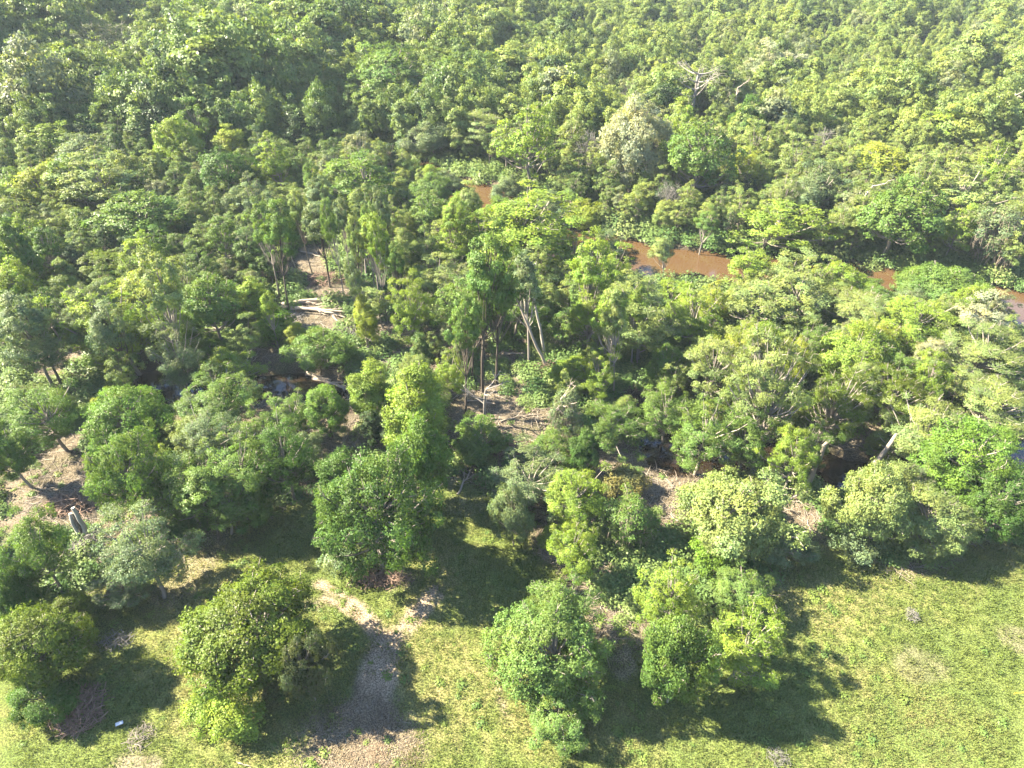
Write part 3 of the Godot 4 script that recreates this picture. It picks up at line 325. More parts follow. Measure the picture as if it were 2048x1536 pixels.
var MORE_YET := PackedVector3Array([Vector3(-72.6, 1.6, -97.9), Vector3(-40.1, 1.4, -80.7), Vector3(-41.3, 1.3, -75.2), Vector3(-47.0, 1.8, -109.7), Vector3(-31.7, 1.6, -97.5), Vector3(-54.9, 1.9, -116.6), Vector3(-4.3, 1.3, -73.5), Vector3(46.0, 1.8, -109.4), Vector3(29.9, 1.6, -91.8), Vector3(27.9, 1.5, -90.5), Vector3(39.6, 1.4, -84.0), Vector3(62.8, 1.8, -108.4), Vector3(-7.8, 0.9, -46.8), Vector3(-57.7, 1.9, -117.4), Vector3(72.0, 1.6, -99.1), Vector3(-4.8, 1.3, -77.0), Vector3(22.0, 1.5, -88.8), Vector3(26.1, 1.5, -90.3), Vector3(13.5, 1.9, -117.9), Vector3(27.6, 1.1, -58.6), Vector3(-42.1, 1.7, -107.8), Vector3(25.7, 1.6, -93.9), Vector3(48.3, 1.5, -88.5), Vector3(-32.4, 1.8, -115.2), Vector3(-45.4, 1.6, -93.6), Vector3(-28.3, 1.5, -92.9), Vector3(37.1, 1.6, -96.2), Vector3(-36.1, 1.6, -95.8), Vector3(82.8, 1.9, -117.9), Vector3(2.3, 1.8, -112.2), Vector3(28.9, 1.8, -115.5), Vector3(54.2, 1.8, -113.7), Vector3(61.4, 1.8, -113.5), Vector3(66.4, 1.7, -102.5), Vector3(78.8, 1.8, -115.4), Vector3(50.7, 1.4, -83.3), Vector3(-40.1, 1.7, -106.5), Vector3(69.7, 1.7, -104.0), Vector3(35.6, 1.6, -99.5), Vector3(2.5, 1.8, -117.8), Vector3(-57.9, 1.5, -87.3), Vector3(-75.3, 1.6, -102.8), Vector3(50.5, 1.7, -110.9), Vector3(-13.0, 1.3, -77.6), Vector3(-61.9, 1.5, -91.4), Vector3(-35.1, 1.4, -85.4), Vector3(-50.5, 1.7, -105.5), Vector3(35.2, 1.6, -104.2), Vector3(10.5, 1.6, -101.5), Vector3(-61.8, 1.4, -88.4), Vector3(-22.5, 1.5, -90.9), Vector3(47.1, 1.4, -86.2), Vector3(7.8, 1.8, -117.4), Vector3(-36.1, 1.7, -107.5), Vector3(31.0, 1.6, -99.5), Vector3(17.2, 1.7, -112.2), Vector3(46.5, 1.5, -93.0), Vector3(66.5, 1.7, -108.9), Vector3(-41.7, 1.3, -81.9), Vector3(10.1, 1.8, -115.1), Vector3(58.6, 1.7, -112.9), Vector3(26.2, 1.2, -67.0), Vector3(43.7, 1.7, -112.0), Vector3(-72.1, 1.6, -100.8), Vector3(44.4, 1.5, -96.9), Vector3(30.8, 1.6, -101.9), Vector3(63.3, 1.6, -106.3), Vector3(-44.4, 1.6, -102.3), Vector3(47.3, 1.7, -114.1), Vector3(23.7, 1.4, -89.5), Vector3(36.3, 1.7, -111.0), Vector3(59.4, 1.5, -96.6), Vector3(-22.9, 1.6, -101.8), Vector3(-11.1, 1.4, -90.7), Vector3(-82.1, 1.7, -114.0), Vector3(17.3, 1.7, -109.9), Vector3(-40.9, 1.4, -84.0), Vector3(-68.0, 1.7, -115.7), Vector3(-38.1, 1.3, -82.8), Vector3(50.6, 1.6, -108.2), Vector3(-20.8, 1.7, -109.3), Vector3(36.8, 1.8, -117.8), Vector3(-29.1, 1.5, -96.7), Vector3(56.9, 1.4, -87.2), Vector3(-57.1, 1.6, -108.5), Vector3(26.6, 1.4, -87.8), Vector3(16.1, 1.7, -116.6), Vector3(32.6, 1.6, -104.4), Vector3(-41.6, 1.7, -111.1), Vector3(60.2, 1.5, -94.6), Vector3(18.2, 1.7, -114.6), Vector3(-43.8, 1.4, -92.1), Vector3(72.3, 1.6, -107.7), Vector3(53.6, 1.5, -97.8), Vector3(47.8, 1.5, -98.2), Vector3(61.2, 1.7, -110.6), Vector3(-16.7, 1.6, -103.7), Vector3(-61.0, 1.5, -101.7), Vector3(-26.0, 1.5, -100.2), Vector3(-43.1, 1.4, -88.0), Vector3(-60.9, 1.7, -114.0), Vector3(-49.4, 1.0, -59.6), Vector3(50.0, 1.4, -87.1), Vector3(52.0, 1.5, -99.6), Vector3(-54.1, 1.6, -109.4), Vector3(-47.4, 1.7, -117.4), Vector3(8.0, 1.6, -105.0), Vector3(-73.8, 1.6, -107.7), Vector3(40.3, 1.4, -88.7), Vector3(-14.7, 1.4, -88.2), Vector3(-46.8, 1.6, -104.0), Vector3(-16.5, 1.4, -95.1), Vector3(-12.4, 1.4, -94.5), Vector3(-70.7, 1.7, -116.0), Vector3(-34.0, 1.2, -75.8), Vector3(69.1, 1.4, -93.1), Vector3(32.8, 1.4, -89.5), Vector3(25.3, 1.4, -88.8), Vector3(-55.3, 1.6, -111.5), Vector3(-20.1, 1.5, -99.4), Vector3(15.1, 1.7, -113.7), Vector3(37.5, 1.5, -99.7), Vector3(-41.2, 1.7, -113.7), Vector3(-59.8, 1.4, -89.8), Vector3(-13.0, 1.2, -73.2), Vector3(-31.3, 1.2, -72.2), Vector3(21.2, 1.4, -93.5), Vector3(-62.9, 1.4, -89.9), Vector3(6.7, 1.0, -57.2), Vector3(-35.1, 1.0, -62.8), Vector3(36.0, 1.4, -97.5), Vector3(-13.7, 1.4, -89.8), Vector3(-23.0, 1.3, -88.9), Vector3(-57.7, 1.4, -90.0), Vector3(61.0, 1.5, -100.8), Vector3(-65.1, 1.5, -99.5), Vector3(50.4, 1.3, -89.3), Vector3(55.0, 1.5, -99.0), Vector3(23.2, 1.5, -101.3), Vector3(59.9, 1.5, -106.2), Vector3(-22.2, 1.4, -97.6), Vector3(-30.9, 1.3, -90.1), Vector3(38.7, 1.4, -94.4), Vector3(53.4, 1.4, -92.7), Vector3(-62.0, 1.6, -109.4), Vector3(-49.3, 1.3, -88.9), Vector3(9.0, 1.1, -68.8), Vector3(-55.3, 1.5, -103.9), Vector3(-37.1, 1.4, -97.5), Vector3(17.4, 1.5, -101.0), Vector3(-46.0, 1.5, -107.9), Vector3(23.3, 1.7, -118.0), Vector3(-39.7, 1.2, -82.7), Vector3(26.2, 1.5, -101.7), Vector3(-24.4, 1.4, -92.1), Vector3(68.7, 1.6, -113.2), Vector3(-53.9, 1.5, -106.4), Vector3(-23.1, 1.6, -112.6), Vector3(2.0, 1.1, -71.8), Vector3(52.5, 1.6, -111.7), Vector3(-27.2, 1.4, -96.9), Vector3(24.1, 1.4, -94.2), Vector3(62.0, 1.3, -87.3), Vector3(28.5, 1.3, -87.2), Vector3(-30.7, 1.1, -73.7), Vector3(48.1, 1.5, -108.5), Vector3(-56.8, 1.2, -82.0), Vector3(-9.5, 1.1, -74.1), Vector3(67.2, 1.6, -111.7), Vector3(-11.2, 1.3, -93.2), Vector3(-37.6, 1.4, -99.5), Vector3(66.3, 1.5, -104.3), Vector3(-30.1, 1.5, -109.3), Vector3(-37.2, 1.6, -111.7), Vector3(40.5, 1.3, -91.2), Vector3(14.8, 1.3, -93.5), Vector3(-32.7, 1.6, -113.1), Vector3(-72.0, 1.6, -117.6), Vector3(-68.2, 1.4, -101.6), Vector3(70.6, 1.5, -111.3), Vector3(-32.4, 1.3, -92.3), Vector3(13.5, 1.4, -95.0), Vector3(-3.4, 1.3, -86.4), Vector3(-10.8, 1.4, -95.1), Vector3(56.0, 1.2, -85.1), Vector3(49.6, 1.4, -100.2), Vector3(58.9, 1.6, -117.4), Vector3(-35.2, 1.1, -74.7), Vector3(51.5, 1.3, -93.1), Vector3(-14.4, 1.3, -95.5), Vector3(60.7, 1.2, -84.7), Vector3(51.3, 1.4, -101.8), Vector3(-61.2, 1.6, -117.3), Vector3(-39.7, 1.5, -112.1), Vector3(63.5, 1.4, -100.3), Vector3(46.7, 1.5, -106.9), Vector3(68.3, 1.5, -109.1), Vector3(39.5, 1.4, -103.4), Vector3(-44.2, 1.3, -95.7), Vector3(54.5, 1.2, -87.6), Vector3(60.4, 1.4, -98.6), Vector3(19.8, 1.3, -96.8), Vector3(-59.8, 1.5, -110.7), Vector3(78.5, 1.5, -109.1), Vector3(54.2, 1.2, -85.0), Vector3(52.1, 1.3, -88.6), Vector3(3.8, 1.5, -109.4), Vector3(33.8, 1.4, -105.8), Vector3(34.4, 1.0, -67.2), Vector3(72.3, 1.5, -111.3), Vector3(25.9, 0.9, -59.6), Vector3(6.1, 1.5, -111.0), Vector3(34.8, 1.3, -95.9), Vector3(35.4, 1.5, -113.6), Vector3(-34.5, 1.5, -116.3), Vector3(-56.2, 1.1, -74.5), Vector3(-52.5, 1.4, -104.8), Vector3(37.2, 1.3, -94.1), Vector3(71.1, 1.4, -101.3), Vector3(15.3, 1.4, -102.2), Vector3(-3.7, 1.0, -68.0), Vector3(-26.0, 1.5, -112.8), Vector3(70.7, 1.5, -117.8), Vector3(-31.9, 1.3, -99.5), Vector3(11.9, 1.5, -113.6), Vector3(23.2, 1.3, -99.6), Vector3(67.4, 1.3, -99.4), Vector3(-43.2, 1.5, -115.9), Vector3(4.9, 1.5, -117.1), Vector3(20.8, 1.5, -114.8), Vector3(39.2, 1.3, -100.3), Vector3(20.8, 1.0, -64.8), Vector3(-11.4, 1.0, -72.8), Vector3(-29.7, 1.4, -107.4), Vector3(-70.6, 1.4, -110.4), Vector3(-56.2, 1.4, -106.0), Vector3(-11.0, 1.0, -71.5), Vector3(6.5, 1.4, -109.1), Vector3(19.6, 1.3, -95.1), Vector3(42.6, 1.5, -117.3), Vector3(18.5, 1.5, -117.7), Vector3(49.1, 1.5, -116.5), Vector3(61.7, 1.3, -94.1), Vector3(49.6, 1.5, -114.6), Vector3(13.5, 1.5, -114.9), Vector3(24.8, 1.4, -111.1), Vector3(72.8, 1.5, -114.8), Vector3(36.0, 1.5, -115.7), Vector3(27.2, 1.4, -105.4), Vector3(54.7, 1.4, -109.6), Vector3(57.3, 1.3, -95.5), Vector3(-38.2, 1.4, -106.2), Vector3(-52.3, 1.1, -81.9), Vector3(38.2, 1.2, -91.5), Vector3(-78.3, 1.4, -112.4), Vector3(-56.8, 1.4, -113.9), Vector3(53.5, 1.5, -116.3), Vector3(12.8, 1.4, -111.3), Vector3(-44.1, 1.4, -111.2), Vector3(56.5, 1.3, -98.4), Vector3(39.4, 1.5, -117.2), Vector3(79.2, 1.5, -117.1), Vector3(15.6, 1.3, -98.6), Vector3(2.7, 1.3, -107.3), Vector3(74.5, 1.4, -108.3), Vector3(-33.0, 1.4, -110.2), Vector3(30.1, 1.3, -98.2), Vector3(58.6, 1.2, -95.0), Vector3(-47.5, 1.2, -93.1), Vector3(63.2, 1.4, -117.4), Vector3(60.5, 1.4, -117.2), Vector3(68.4, 1.2, -94.4), Vector3(70.5, 1.3, -108.2), Vector3(52.7, 1.3, -108.1), Vector3(-2.6, 0.9, -69.6), Vector3(-24.5, 1.3, -101.1), Vector3(75.4, 1.4, -115.9), Vector3(-32.9, 1.0, -78.1), Vector3(76.1, 1.3, -108.9), Vector3(43.5, 1.3, -109.8), Vector3(56.8, 1.4, -112.8), Vector3(15.2, 1.2, -100.2), Vector3(15.0, 0.9, -67.5), Vector3(77.1, 1.3, -110.1), Vector3(51.8, 1.4, -115.2), Vector3(37.1, 1.3, -105.6), Vector3(-9.5, 1.0, -80.0), Vector3(56.5, 1.2, -101.4), Vector3(-44.9, 1.1, -88.4), Vector3(-60.8, 1.2, -99.9), Vector3(28.5, 1.3, -113.5), Vector3(60.7, 1.4, -115.5), Vector3(-13.5, 1.2, -102.9), Vector3(-29.5, 1.3, -105.7), Vector3(64.4, 1.3, -109.2), Vector3(59.5, 1.3, -111.2), Vector3(68.1, 1.2, -101.1), Vector3(27.8, 1.1, -92.3), Vector3(78.8, 1.3, -112.4), Vector3(-15.1, 1.2, -103.2), Vector3(34.0, 1.3, -111.4), Vector3(-21.0, 1.3, -111.2), Vector3(22.5, 1.3, -115.6), Vector3(33.5, 1.3, -114.0), Vector3(63.2, 1.3, -115.7), Vector3(65.2, 1.3, -110.4), Vector3(50.3, 1.2, -105.5), Vector3(-31.9, 1.1, -95.1), Vector3(-0.8, 0.9, -75.3), Vector3(14.5, 1.3, -111.4), Vector3(-12.8, 0.9, -75.1), Vector3(48.3, 1.1, -95.1), Vector3(21.5, 1.3, -116.9), Vector3(64.2, 1.3, -113.1), Vector3(37.4, 1.3, -112.6), Vector3(40.7, 1.0, -85.2), Vector3(53.3, 1.2, -109.6), Vector3(5.2, 1.2, -113.4), Vector3(-48.0, 1.1, -94.4), Vector3(71.2, 1.2, -114.3), Vector3(15.4, 1.0, -91.3), Vector3(72.7, 1.2, -112.9), Vector3(68.4, 1.2, -110.8), Vector3(-37.0, 1.1, -101.6), Vector3(38.1, 1.2, -110.9), Vector3(-45.6, 1.0, -89.5), Vector3(69.8, 1.3, -116.3), Vector3(12.9, 1.0, -92.9), Vector3(4.6, 1.2, -114.9), Vector3(-31.5, 1.2, -107.5), Vector3(-34.9, 1.2, -112.8), Vector3(38.6, 1.2, -115.0), Vector3(58.9, 1.0, -84.1), Vector3(22.5, 1.1, -105.8), Vector3(61.0, 1.1, -97.4), Vector3(-59.6, 1.2, -108.8), Vector3(-24.6, 1.2, -108.0), Vector3(-21.0, 1.0, -93.5), Vector3(12.1, 1.2, -116.1), Vector3(-49.8, 1.0, -92.7), Vector3(-22.5, 1.2, -110.2), Vector3(51.0, 1.2, -116.5), Vector3(18.0, 1.1, -97.1), Vector3(8.6, 1.1, -103.0), Vector3(65.2, 1.1, -106.9), Vector3(-9.1, 1.0, -92.0), Vector3(21.9, 1.1, -102.9), Vector3(55.2, 1.2, -116.7), Vector3(-26.7, 1.1, -108.2), Vector3(59.7, 1.1, -108.5), Vector3(55.1, 1.1, -112.2), Vector3(-70.2, 1.1, -106.8), Vector3(49.7, 1.0, -95.7), Vector3(40.0, 1.1, -107.3), Vector3(26.3, 1.2, -117.7), Vector3(-59.4, 1.1, -115.5), Vector3(-18.5, 1.0, -104.4), Vector3(2.3, 1.1, -114.3), Vector3(-68.8, 1.0, -104.7), Vector3(15.1, 1.0, -107.3), Vector3(59.1, 1.1, -114.9), Vector3(38.3, 0.9, -93.2), Vector3(47.1, 1.0, -112.2), Vector3(32.2, 0.9, -94.8), Vector3(-78.8, 1.1, -115.8), Vector3(-62.4, 1.0, -115.2), Vector3(-81.3, 1.0, -112.6), Vector3(59.0, 1.0, -109.7), Vector3(46.5, 1.0, -111.2), Vector3(-69.0, 1.0, -117.7), Vector3(40.5, 1.0, -115.1), Vector3(77.4, 1.0, -113.0), Vector3(11.7, 1.0, -118.0)])

func line_distance(p: Vector2, line: PackedVector2Array) -> float:
	var best := 1e9
	for k in line.size() - 1:
		var q: Vector2 = Geometry2D.get_closest_point_to_segment(p, line[k], line[k + 1])
		best = minf(best, p.distance_squared_to(q))
	return sqrt(best)

func river_width(x: float, z: float) -> float:
	return (5.0 + 0.8 * sin(x * 0.21)) * lerpf(1.0, 0.42, smoothstep(-104.0, -114.0, z))

func wetness(x: float, z: float) -> float:
	var p := Vector2(x, z)
	var w := 0.0
	if z < -50.0 and z > -330.0:
		var d := line_distance(p, RIVER)
		w = 1.0 - smoothstep(river_width(x, z) - 1.0, river_width(x, z) + 2.2, d)
	if z > -80.0 and z < -25.0:
		var d2 := minf(line_distance(p, CREEK), line_distance(p, CREEK_END))
		w = maxf(w, 0.72 * (1.0 - smoothstep(1.2, 3.6, d2)))
	return w

func ground_height(x: float, z: float) -> float:
	return 0.22 * bumps.get_noise_2d(x, z) - 1.7 * wetness(x, z)

func meadow_edge(x: float) -> float:
	for k in EDGE.size() - 1:
		if x < EDGE[k + 1].x:
			return lerpf(EDGE[k].y, EDGE[k + 1].y, clampf((x - EDGE[k].x) / (EDGE[k + 1].x - EDGE[k].x), 0, 1))
	return EDGE[EDGE.size() - 1].y

# 1 on grass, 0 in the wood
func meadow(x: float, z: float) -> float:
	return smoothstep(-1.5, 1.5, z - meadow_edge(x) + 2.0 * patches.get_noise_2d(x * 3.0, z * 3.0))

# how bare the soil is worn
func bare(x: float, z: float) -> float:
	var p := Vector2(x, z)
	var b := 0.0
	var n := patches.get_noise_2d(x * 6.0, z * 6.0)
	for s in BARE:
		var d := Vector2((x - s[0]) / s[2], (z - s[1]) / s[3]).length()
		if d < 1.6:
			b = maxf(b, s[4] * (1.0 - smoothstep(0.65, 1.15, d + n * 0.5)))
	if z > -45.0:
		for t in TRACKS:
			var d3 := line_distance(p, t[0])
			b = maxf(b, t[2] * (1.0 - smoothstep(t[1] * 0.4, t[1] * 1.2, d3 + n * t[1] * 0.7)))
	return b

func soil(x: float, z: float) -> Color:
	var n := patches.get_noise_2d(x * 2.2, z * 2.2)
	var n2 := patches.get_noise_2d(x * 9.0 + 50.0, z * 9.0)
	var n3 := patches.get_noise_2d(x * 24.0 - 90.0, z * 24.0)
	var grass := Color(0.14, 0.175, 0.042).lerp(Color(0.115, 0.158, 0.038), clampf(0.4 + n2, 0, 1))
	grass = grass.lerp(Color(0.30, 0.25, 0.105), clampf(0.05 + n * 0.9 + n3 * 0.5, 0, 0.7))
	var litter := Color(0.115, 0.092, 0.06).lerp(Color(0.195, 0.16, 0.11), clampf(0.45 + n * 0.9 + n3 * 0.8, 0, 1))
	litter = litter.lerp(Color(0.10, 0.13, 0.04), clampf(n2 * 1.3, 0, 0.7))
	var c := litter.lerp(grass, meadow(x, z))
	c = c.lerp(Color(0.265, 0.215, 0.155).lerp(Color(0.14, 0.11, 0.075), clampf(0.4 + n2 * 1.6 + n3 * 1.6, 0, 1)), bare(x, z))
	if z > -45.0:
		for t in TRACKS:
			c = c.lerp(Color(0.36, 0.28, 0.195).lerp(Color(0.27, 0.205, 0.14), clampf(0.4 + n3 * 1.8, 0, 1)), t[2] * (1.0 - smoothstep(t[1] * 0.5, t[1] * 1.1, line_distance(Vector2(x, z), t[0]) + n2 * t[1] * 0.6)))
	var g := Vector2((x - GRAVEL[0]) / GRAVEL[2], (z - GRAVEL[1]) / GRAVEL[3]).length()
	c = c.lerp(Color(0.125, 0.09, 0.055).lerp(Color(0.20, 0.155, 0.105), clampf(0.3 + n3 * 1.5, 0, 1)), (1.0 - smoothstep(0.7, 1.15, g + n * 0.5 + n2 * 0.4)) * 0.9)
	c = c.lerp(Color(0.06, 0.042, 0.028), minf(1.0, wetness(x, z) * 1.4))  # wet bank soil, darkened further to stand in for creek shade
	return c

func land() -> void:
	var xs := PackedFloat32Array()
	var zs := PackedFloat32Array()
	var x := -78.0
	while x <= 78.01:
		xs.append(x); x += 0.32 if absf(x) < 36.0 else 0.7
	var far := [8.0, 20.0, 45.0, 90.0, 180.0, 400.0, 900.0, 2000.0]
	for f in far:
		xs.append(78.0 + f); xs.insert(0, -78.0 - f)
	var z := -12.0
	while z >= -60.01:
		zs.append(z); z -= 0.28 if z > -46.0 else 0.55
	while z >= -130.0:
		zs.append(z); z -= 1.0
	var last := zs[zs.size() - 1]
	for f in far:
		zs.append(last - f); zs.insert(0, -12.0 + f)
	var b := Buf.new()
	for zz in zs:
		for xx in xs:
			b.v.append(Vector3(xx, ground_height(xx, zz), zz))
			b.c.append(soil(xx, zz))
			b.u.append(Vector2(xx, zz) / 7.0)
	var w := xs.size()
	b.n.resize(b.v.size())
	for r in zs.size():
		for c in w:
			var l := b.v[r * w + maxi(c - 1, 0)]
			var rr := b.v[r * w + mini(c + 1, w - 1)]
			var u := b.v[maxi(r - 1, 0) * w + c]
			var d := b.v[mini(r + 1, zs.size() - 1) * w + c]
			b.n[r * w + c] = (rr - l).cross(d - u).normalized()
			if r + 1 < zs.size() and c + 1 < w:
				var k := r * w + c
				b.i.append(k); b.i.append(k + w); b.i.append(k + 1)
				b.i.append(k + 1); b.i.append(k + w); b.i.append(k + w + 1)
	setting("ground", b.mesh(M.ground), "grass meadow and leaf-littered wood floor with worn tan soil")

func ribbon(called: String, line: PackedVector2Array, half: float, y: float, m: Material, label: String) -> void:
	var b := Buf.new()
	for k in line.size():
		var d := (line[mini(k + 1, line.size() - 1)] - line[maxi(k - 1, 0)]).normalized()
		var s := Vector2(-d.y, d.x) * half
		for e in [-1.0, 0.0, 1.0]:
			var q: Vector2 = line[k] + s * float(e)
			b.v.append(Vector3(q.x, y, q.y))
			b.n.append(Vector3.UP)
			b.c.append(Color.WHITE)
	for k in line.size() - 1:
		for e in 2:
			var p: int = k * 3 + e
			# wound so that the faces look up whichever way the line runs
			for tri in [[p, p + 1, p + 3], [p + 1, p + 4, p + 3]]:
				var nrm: Vector3 = (b.v[tri[2]] - b.v[tri[0]]).cross(b.v[tri[1]] - b.v[tri[0]])
				if nrm.y < 0.0:
					tri = [tri[0], tri[2], tri[1]]
				for q in tri:
					b.i.append(q)
	setting(called, b.mesh(m), label)

func scatter(called: String, mesh: Mesh, at: Array, cols: PackedColorArray, label: String) -> void:
	var mm := MultiMesh.new()
	mm.transform_format = MultiMesh.TRANSFORM_3D
	mm.use_colors = true
	mm.mesh = mesh
	mm.instance_count = at.size()
	for k in at.size():
		mm.set_instance_transform(k, at[k])
		mm.set_instance_color(k, cols[k])
	var o := MultiMeshInstance3D.new()
	o.name = called
	o.multimesh = mm
	o.set_meta("kind", "stuff")
	o.set_meta("label", label)
	add_child(o, true)

func in_view(x: float, z: float, margin: float) -> bool:
	return absf(x) < -z * 0.60 * 1.05 + 0.3 * EYE_HEIGHT + margin

func tuft_mesh(blades: int, tall: float, spread: float, wide: float) -> ArrayMesh:
	var b := Buf.new()
	for k in blades:
		var p := Vector3(rng.randf_range(-1, 1), 0, rng.randf_range(-1, 1)) * spread
		var lean := Vector3(rng.randf_range(-1, 1), 0, rng.randf_range(-1, 1)) * 0.8
		var t := (Vector3.UP + lean).normalized()
		var l := tall * rng.randf_range(0.6, 1.2)
		var nl := t.cross(rv()).normalized()
		if nl.y < 0:
			nl = -nl
		var m := rng.randf_range(0.75, 1.0)
		leaf(b, p + t * l * 0.45, nl, t, l, wide, (nl * 0.4 + Vector3.UP * 0.8).normalized(), Color(m, m, m))
	return b.mesh(M.grass)

func weed_mesh(leaves: int, r: float, ls: float) -> ArrayMesh:
	var b := Buf.new()
	for k in leaves:
		var d := ru()
		d.y = absf(d.y)
		var p := d * r * rng.randf_range(0.4, 1.0)
		var nl := (d + Vector3.UP * 0.6 + rv() * 0.7).normalized()
		var t := nl.cross(rv()).normalized()
		var m := rng.randf_range(0.7, 1.0)
		leaf(b, p, nl, t, ls * rng.randf_range(0.7, 1.3), ls * 0.7, (nl + Vector3.UP * 0.4).normalized(), Color(m, m, m))
	return b.mesh(M.tinted_leaf)

func cover() -> void:
	rng.seed = 77
	var at := []
	var cols := PackedColorArray()
	# meadow grass
	var z := -13.0
	while z > -52.0:
		var x := -50.0
		while x < 50.0:
			var px := x + rng.randf_range(-0.2, 0.2)
			var pz := z + rng.randf_range(-0.2, 0.2)
			x += 0.29
			if not in_view(px, pz, 4.0):
				continue
			var g := meadow(px, pz) * (1.0 - bare(px, pz) * 0.94)
			var gr := Vector2((px - GRAVEL[0]) / GRAVEL[2], (pz - GRAVEL[1]) / GRAVEL[3]).length()
			g *= smoothstep(0.5, 1.2, gr + 0.5 * patches.get_noise_2d(px * 5.0, pz * 5.0))
			if rng.randf() > g * (1.0 + 0.8 * patches.get_noise_2d(px * 9.0, pz * 9.0)):
				continue
			var s := rng.randf_range(0.6, 1.25)
			at.append(Transform3D(Basis(Vector3.UP, rng.randf() * TAU).scaled(Vector3(s, s * rng.randf_range(0.7, 1.2), s)), Vector3(px, ground_height(px, pz), pz)))
			var n := patches.get_noise_2d(px * 2.0 + 30.0, pz * 2.0)
			var n2 := patches.get_noise_2d(px * 10.0, pz * 10.0 + 70.0)
			var c := Color(0.145, 0.185, 0.042).lerp(Color(0.118, 0.167, 0.038), clampf(0.35 + n2 * 1.0, 0, 1))
			c = c.lerp(Color(0.30, 0.26, 0.11), clampf(n * 0.9 + n2 * 0.4 + rng.randf_range(-0.15, 0.2), 0, 0.75))
			cols.append(c * rng.randf_range(0.8, 1.1))
		z -= 0.29
	scatter("grass", tuft_mesh(20, 0.2, 0.24, 0.035), at, cols, "yellow-green meadow grass with dry tan stalks")
	# low weeds in the grass and along the wood edge
	at = []
	cols = PackedColorArray()
	for k in 5200:
		var pz := -rng.randf_range(14.0, 60.0)
		var px := rng.randf_range(-1.0, 1.0) * (-pz * 0.63 + 16.0)
		var n := patches.get_noise_2d(px * 4.0 - 20.0, pz * 4.0)
		if rng.randf() > 0.10 + n * 1.3 + 0.25 * (1.0 - meadow(px, pz)) or wetness(px, pz) > 0.15 or rng.randf() < bare(px, pz) * 0.45:
			continue
		var s := rng.randf_range(0.35, 1.1)
		at.append(Transform3D(Basis(Vector3.UP, rng.randf() * TAU).scaled(Vector3(s, s * 0.8, s)), Vector3(px, ground_height(px, pz), pz)))
		cols.append(Color(0.105, 0.175, 0.045).lerp(Color(0.18, 0.235, 0.05), rng.randf()))
	scatter("weeds", weed_mesh(46, 0.42, 0.17), at, cols, "low leafy weeds dotted over meadow and wood floor")
	# undergrowth of the wood
	at = []
	cols = PackedColorArray()
	for k in 22000:
		var pz := -rng.randf_range(28.0, 135.0)
		var px := rng.randf_range(-1.0, 1.0) * (-pz * 0.63 + 18.0)
		if meadow(px, pz) > 0.45 or wetness(px, pz) > 0.25 or rng.randf() < bare(px, pz) * 1.6:
			continue
		var n := patches.get_noise_2d(px * 1.7, pz * 1.7 + 200.0)
		var deep := smoothstep(-45.0, -85.0, pz)
		if rng.randf() > 0.26 + n * 1.1 + deep * 0.4 + 0.35 * smoothstep(0.0, 20.0, px):
			continue
		var s := rng.randf_range(0.4, 1.15) * (1.0 + 0.5 * deep)
		at.append(Transform3D(Basis(Vector3.UP, rng.randf() * TAU).scaled(Vector3(s, s * rng.randf_range(0.6, 1.2), s)), Vector3(px, ground_height(px, pz), pz)))
		cols.append(Color(0.085, 0.16, 0.045).lerp(Color(0.20, 0.26, 0.08), rng.randf()) * rng.randf_range(0.85, 1.1))
	for k in RIVER.size() - 1:
		var d := RIVER[k + 1] - RIVER[k]
		var s := Vector2(-d.y, d.x).normalized()
		for g in int(d.length() * 1.6):
			var e := -1.0 if rng.randf() < 0.5 else 1.0
			var q := RIVER[k] + d * rng.randf() + s * e * rng.randf_range(5.0, 9.0)
			if wetness(q.x, q.y) > 0.75:
				continue
			var f := rng.randf_range(0.7, 1.9)
			at.append(Transform3D(Basis(Vector3.UP, rng.randf() * TAU).scaled(Vector3(f, f * rng.randf_range(0.7, 1.3), f)), Vector3(q.x, ground_height(q.x, q.y), q.y)))
			cols.append(Color(0.085, 0.14, 0.045).lerp(Color(0.20, 0.245, 0.085), rng.randf()))
	scatter("undergrowth", weed_mesh(420, 1.25, 0.22), at, cols, "tangled green undergrowth between the trees")
	# dead leaves
	at = []
	cols = PackedColorArray()
	var dry := Buf.new()
	for k in 30:
		var nl := (Vector3.UP + rv() * 0.5).normalized()
		leaf(dry, Vector3(rng.randf_range(-0.6, 0.6), 0.04, rng.randf_range(-0.6, 0.6)), nl, nl.cross(rv()).normalized(), rng.randf_range(0.06, 0.13), 0.06, nl, Color.WHITE * rng.randf_range(0.5, 1.0))
	for k in 26000:
		var pz := -rng.randf_range(14.0, 85.0)
		var px := rng.randf_range(-1.0, 1.0) * (-pz * 0.63 + 14.0)
		var gr := Vector2((px - GRAVEL[0]) / GRAVEL[2], (pz - GRAVEL[1]) / GRAVEL[3]).length()
		if wetness(px, pz) > 0.2 or (rng.randf() < meadow(px, pz) and gr > 1.1):
			continue
		at.append(Transform3D(Basis(Vector3.UP, rng.randf() * TAU).scaled(Vector3.ONE * rng.randf_range(0.6, 1.2)), Vector3(px, ground_height(px, pz), pz)))
		cols.append(Color(0.095, 0.072, 0.045).lerp(Color(0.25, 0.205, 0.13), rng.randf()))
	scatter("leaf_litter", dry.mesh(M.tinted_wood), at, cols, "dry brown leaf litter over the bare soil")
	# fallen twigs
	at = []
	cols = PackedColorArray()
	var stick := Buf.new()
	for k in 5:
		var f := Vector3(rng.randf_range(-0.5, 0.5), 0.03, rng.randf_range(-0.5, 0.5))
		var a := rng.randf() * TAU
		tube(stick, bend(f, f + Vector3(cos(a), rng.randf_range(0.0, 0.2), sin(a)) * rng.randf_range(0.4, 1.1), 3, rv() * 0.06, 0.03), 0.02, 0.008, 3, Color.WHITE)
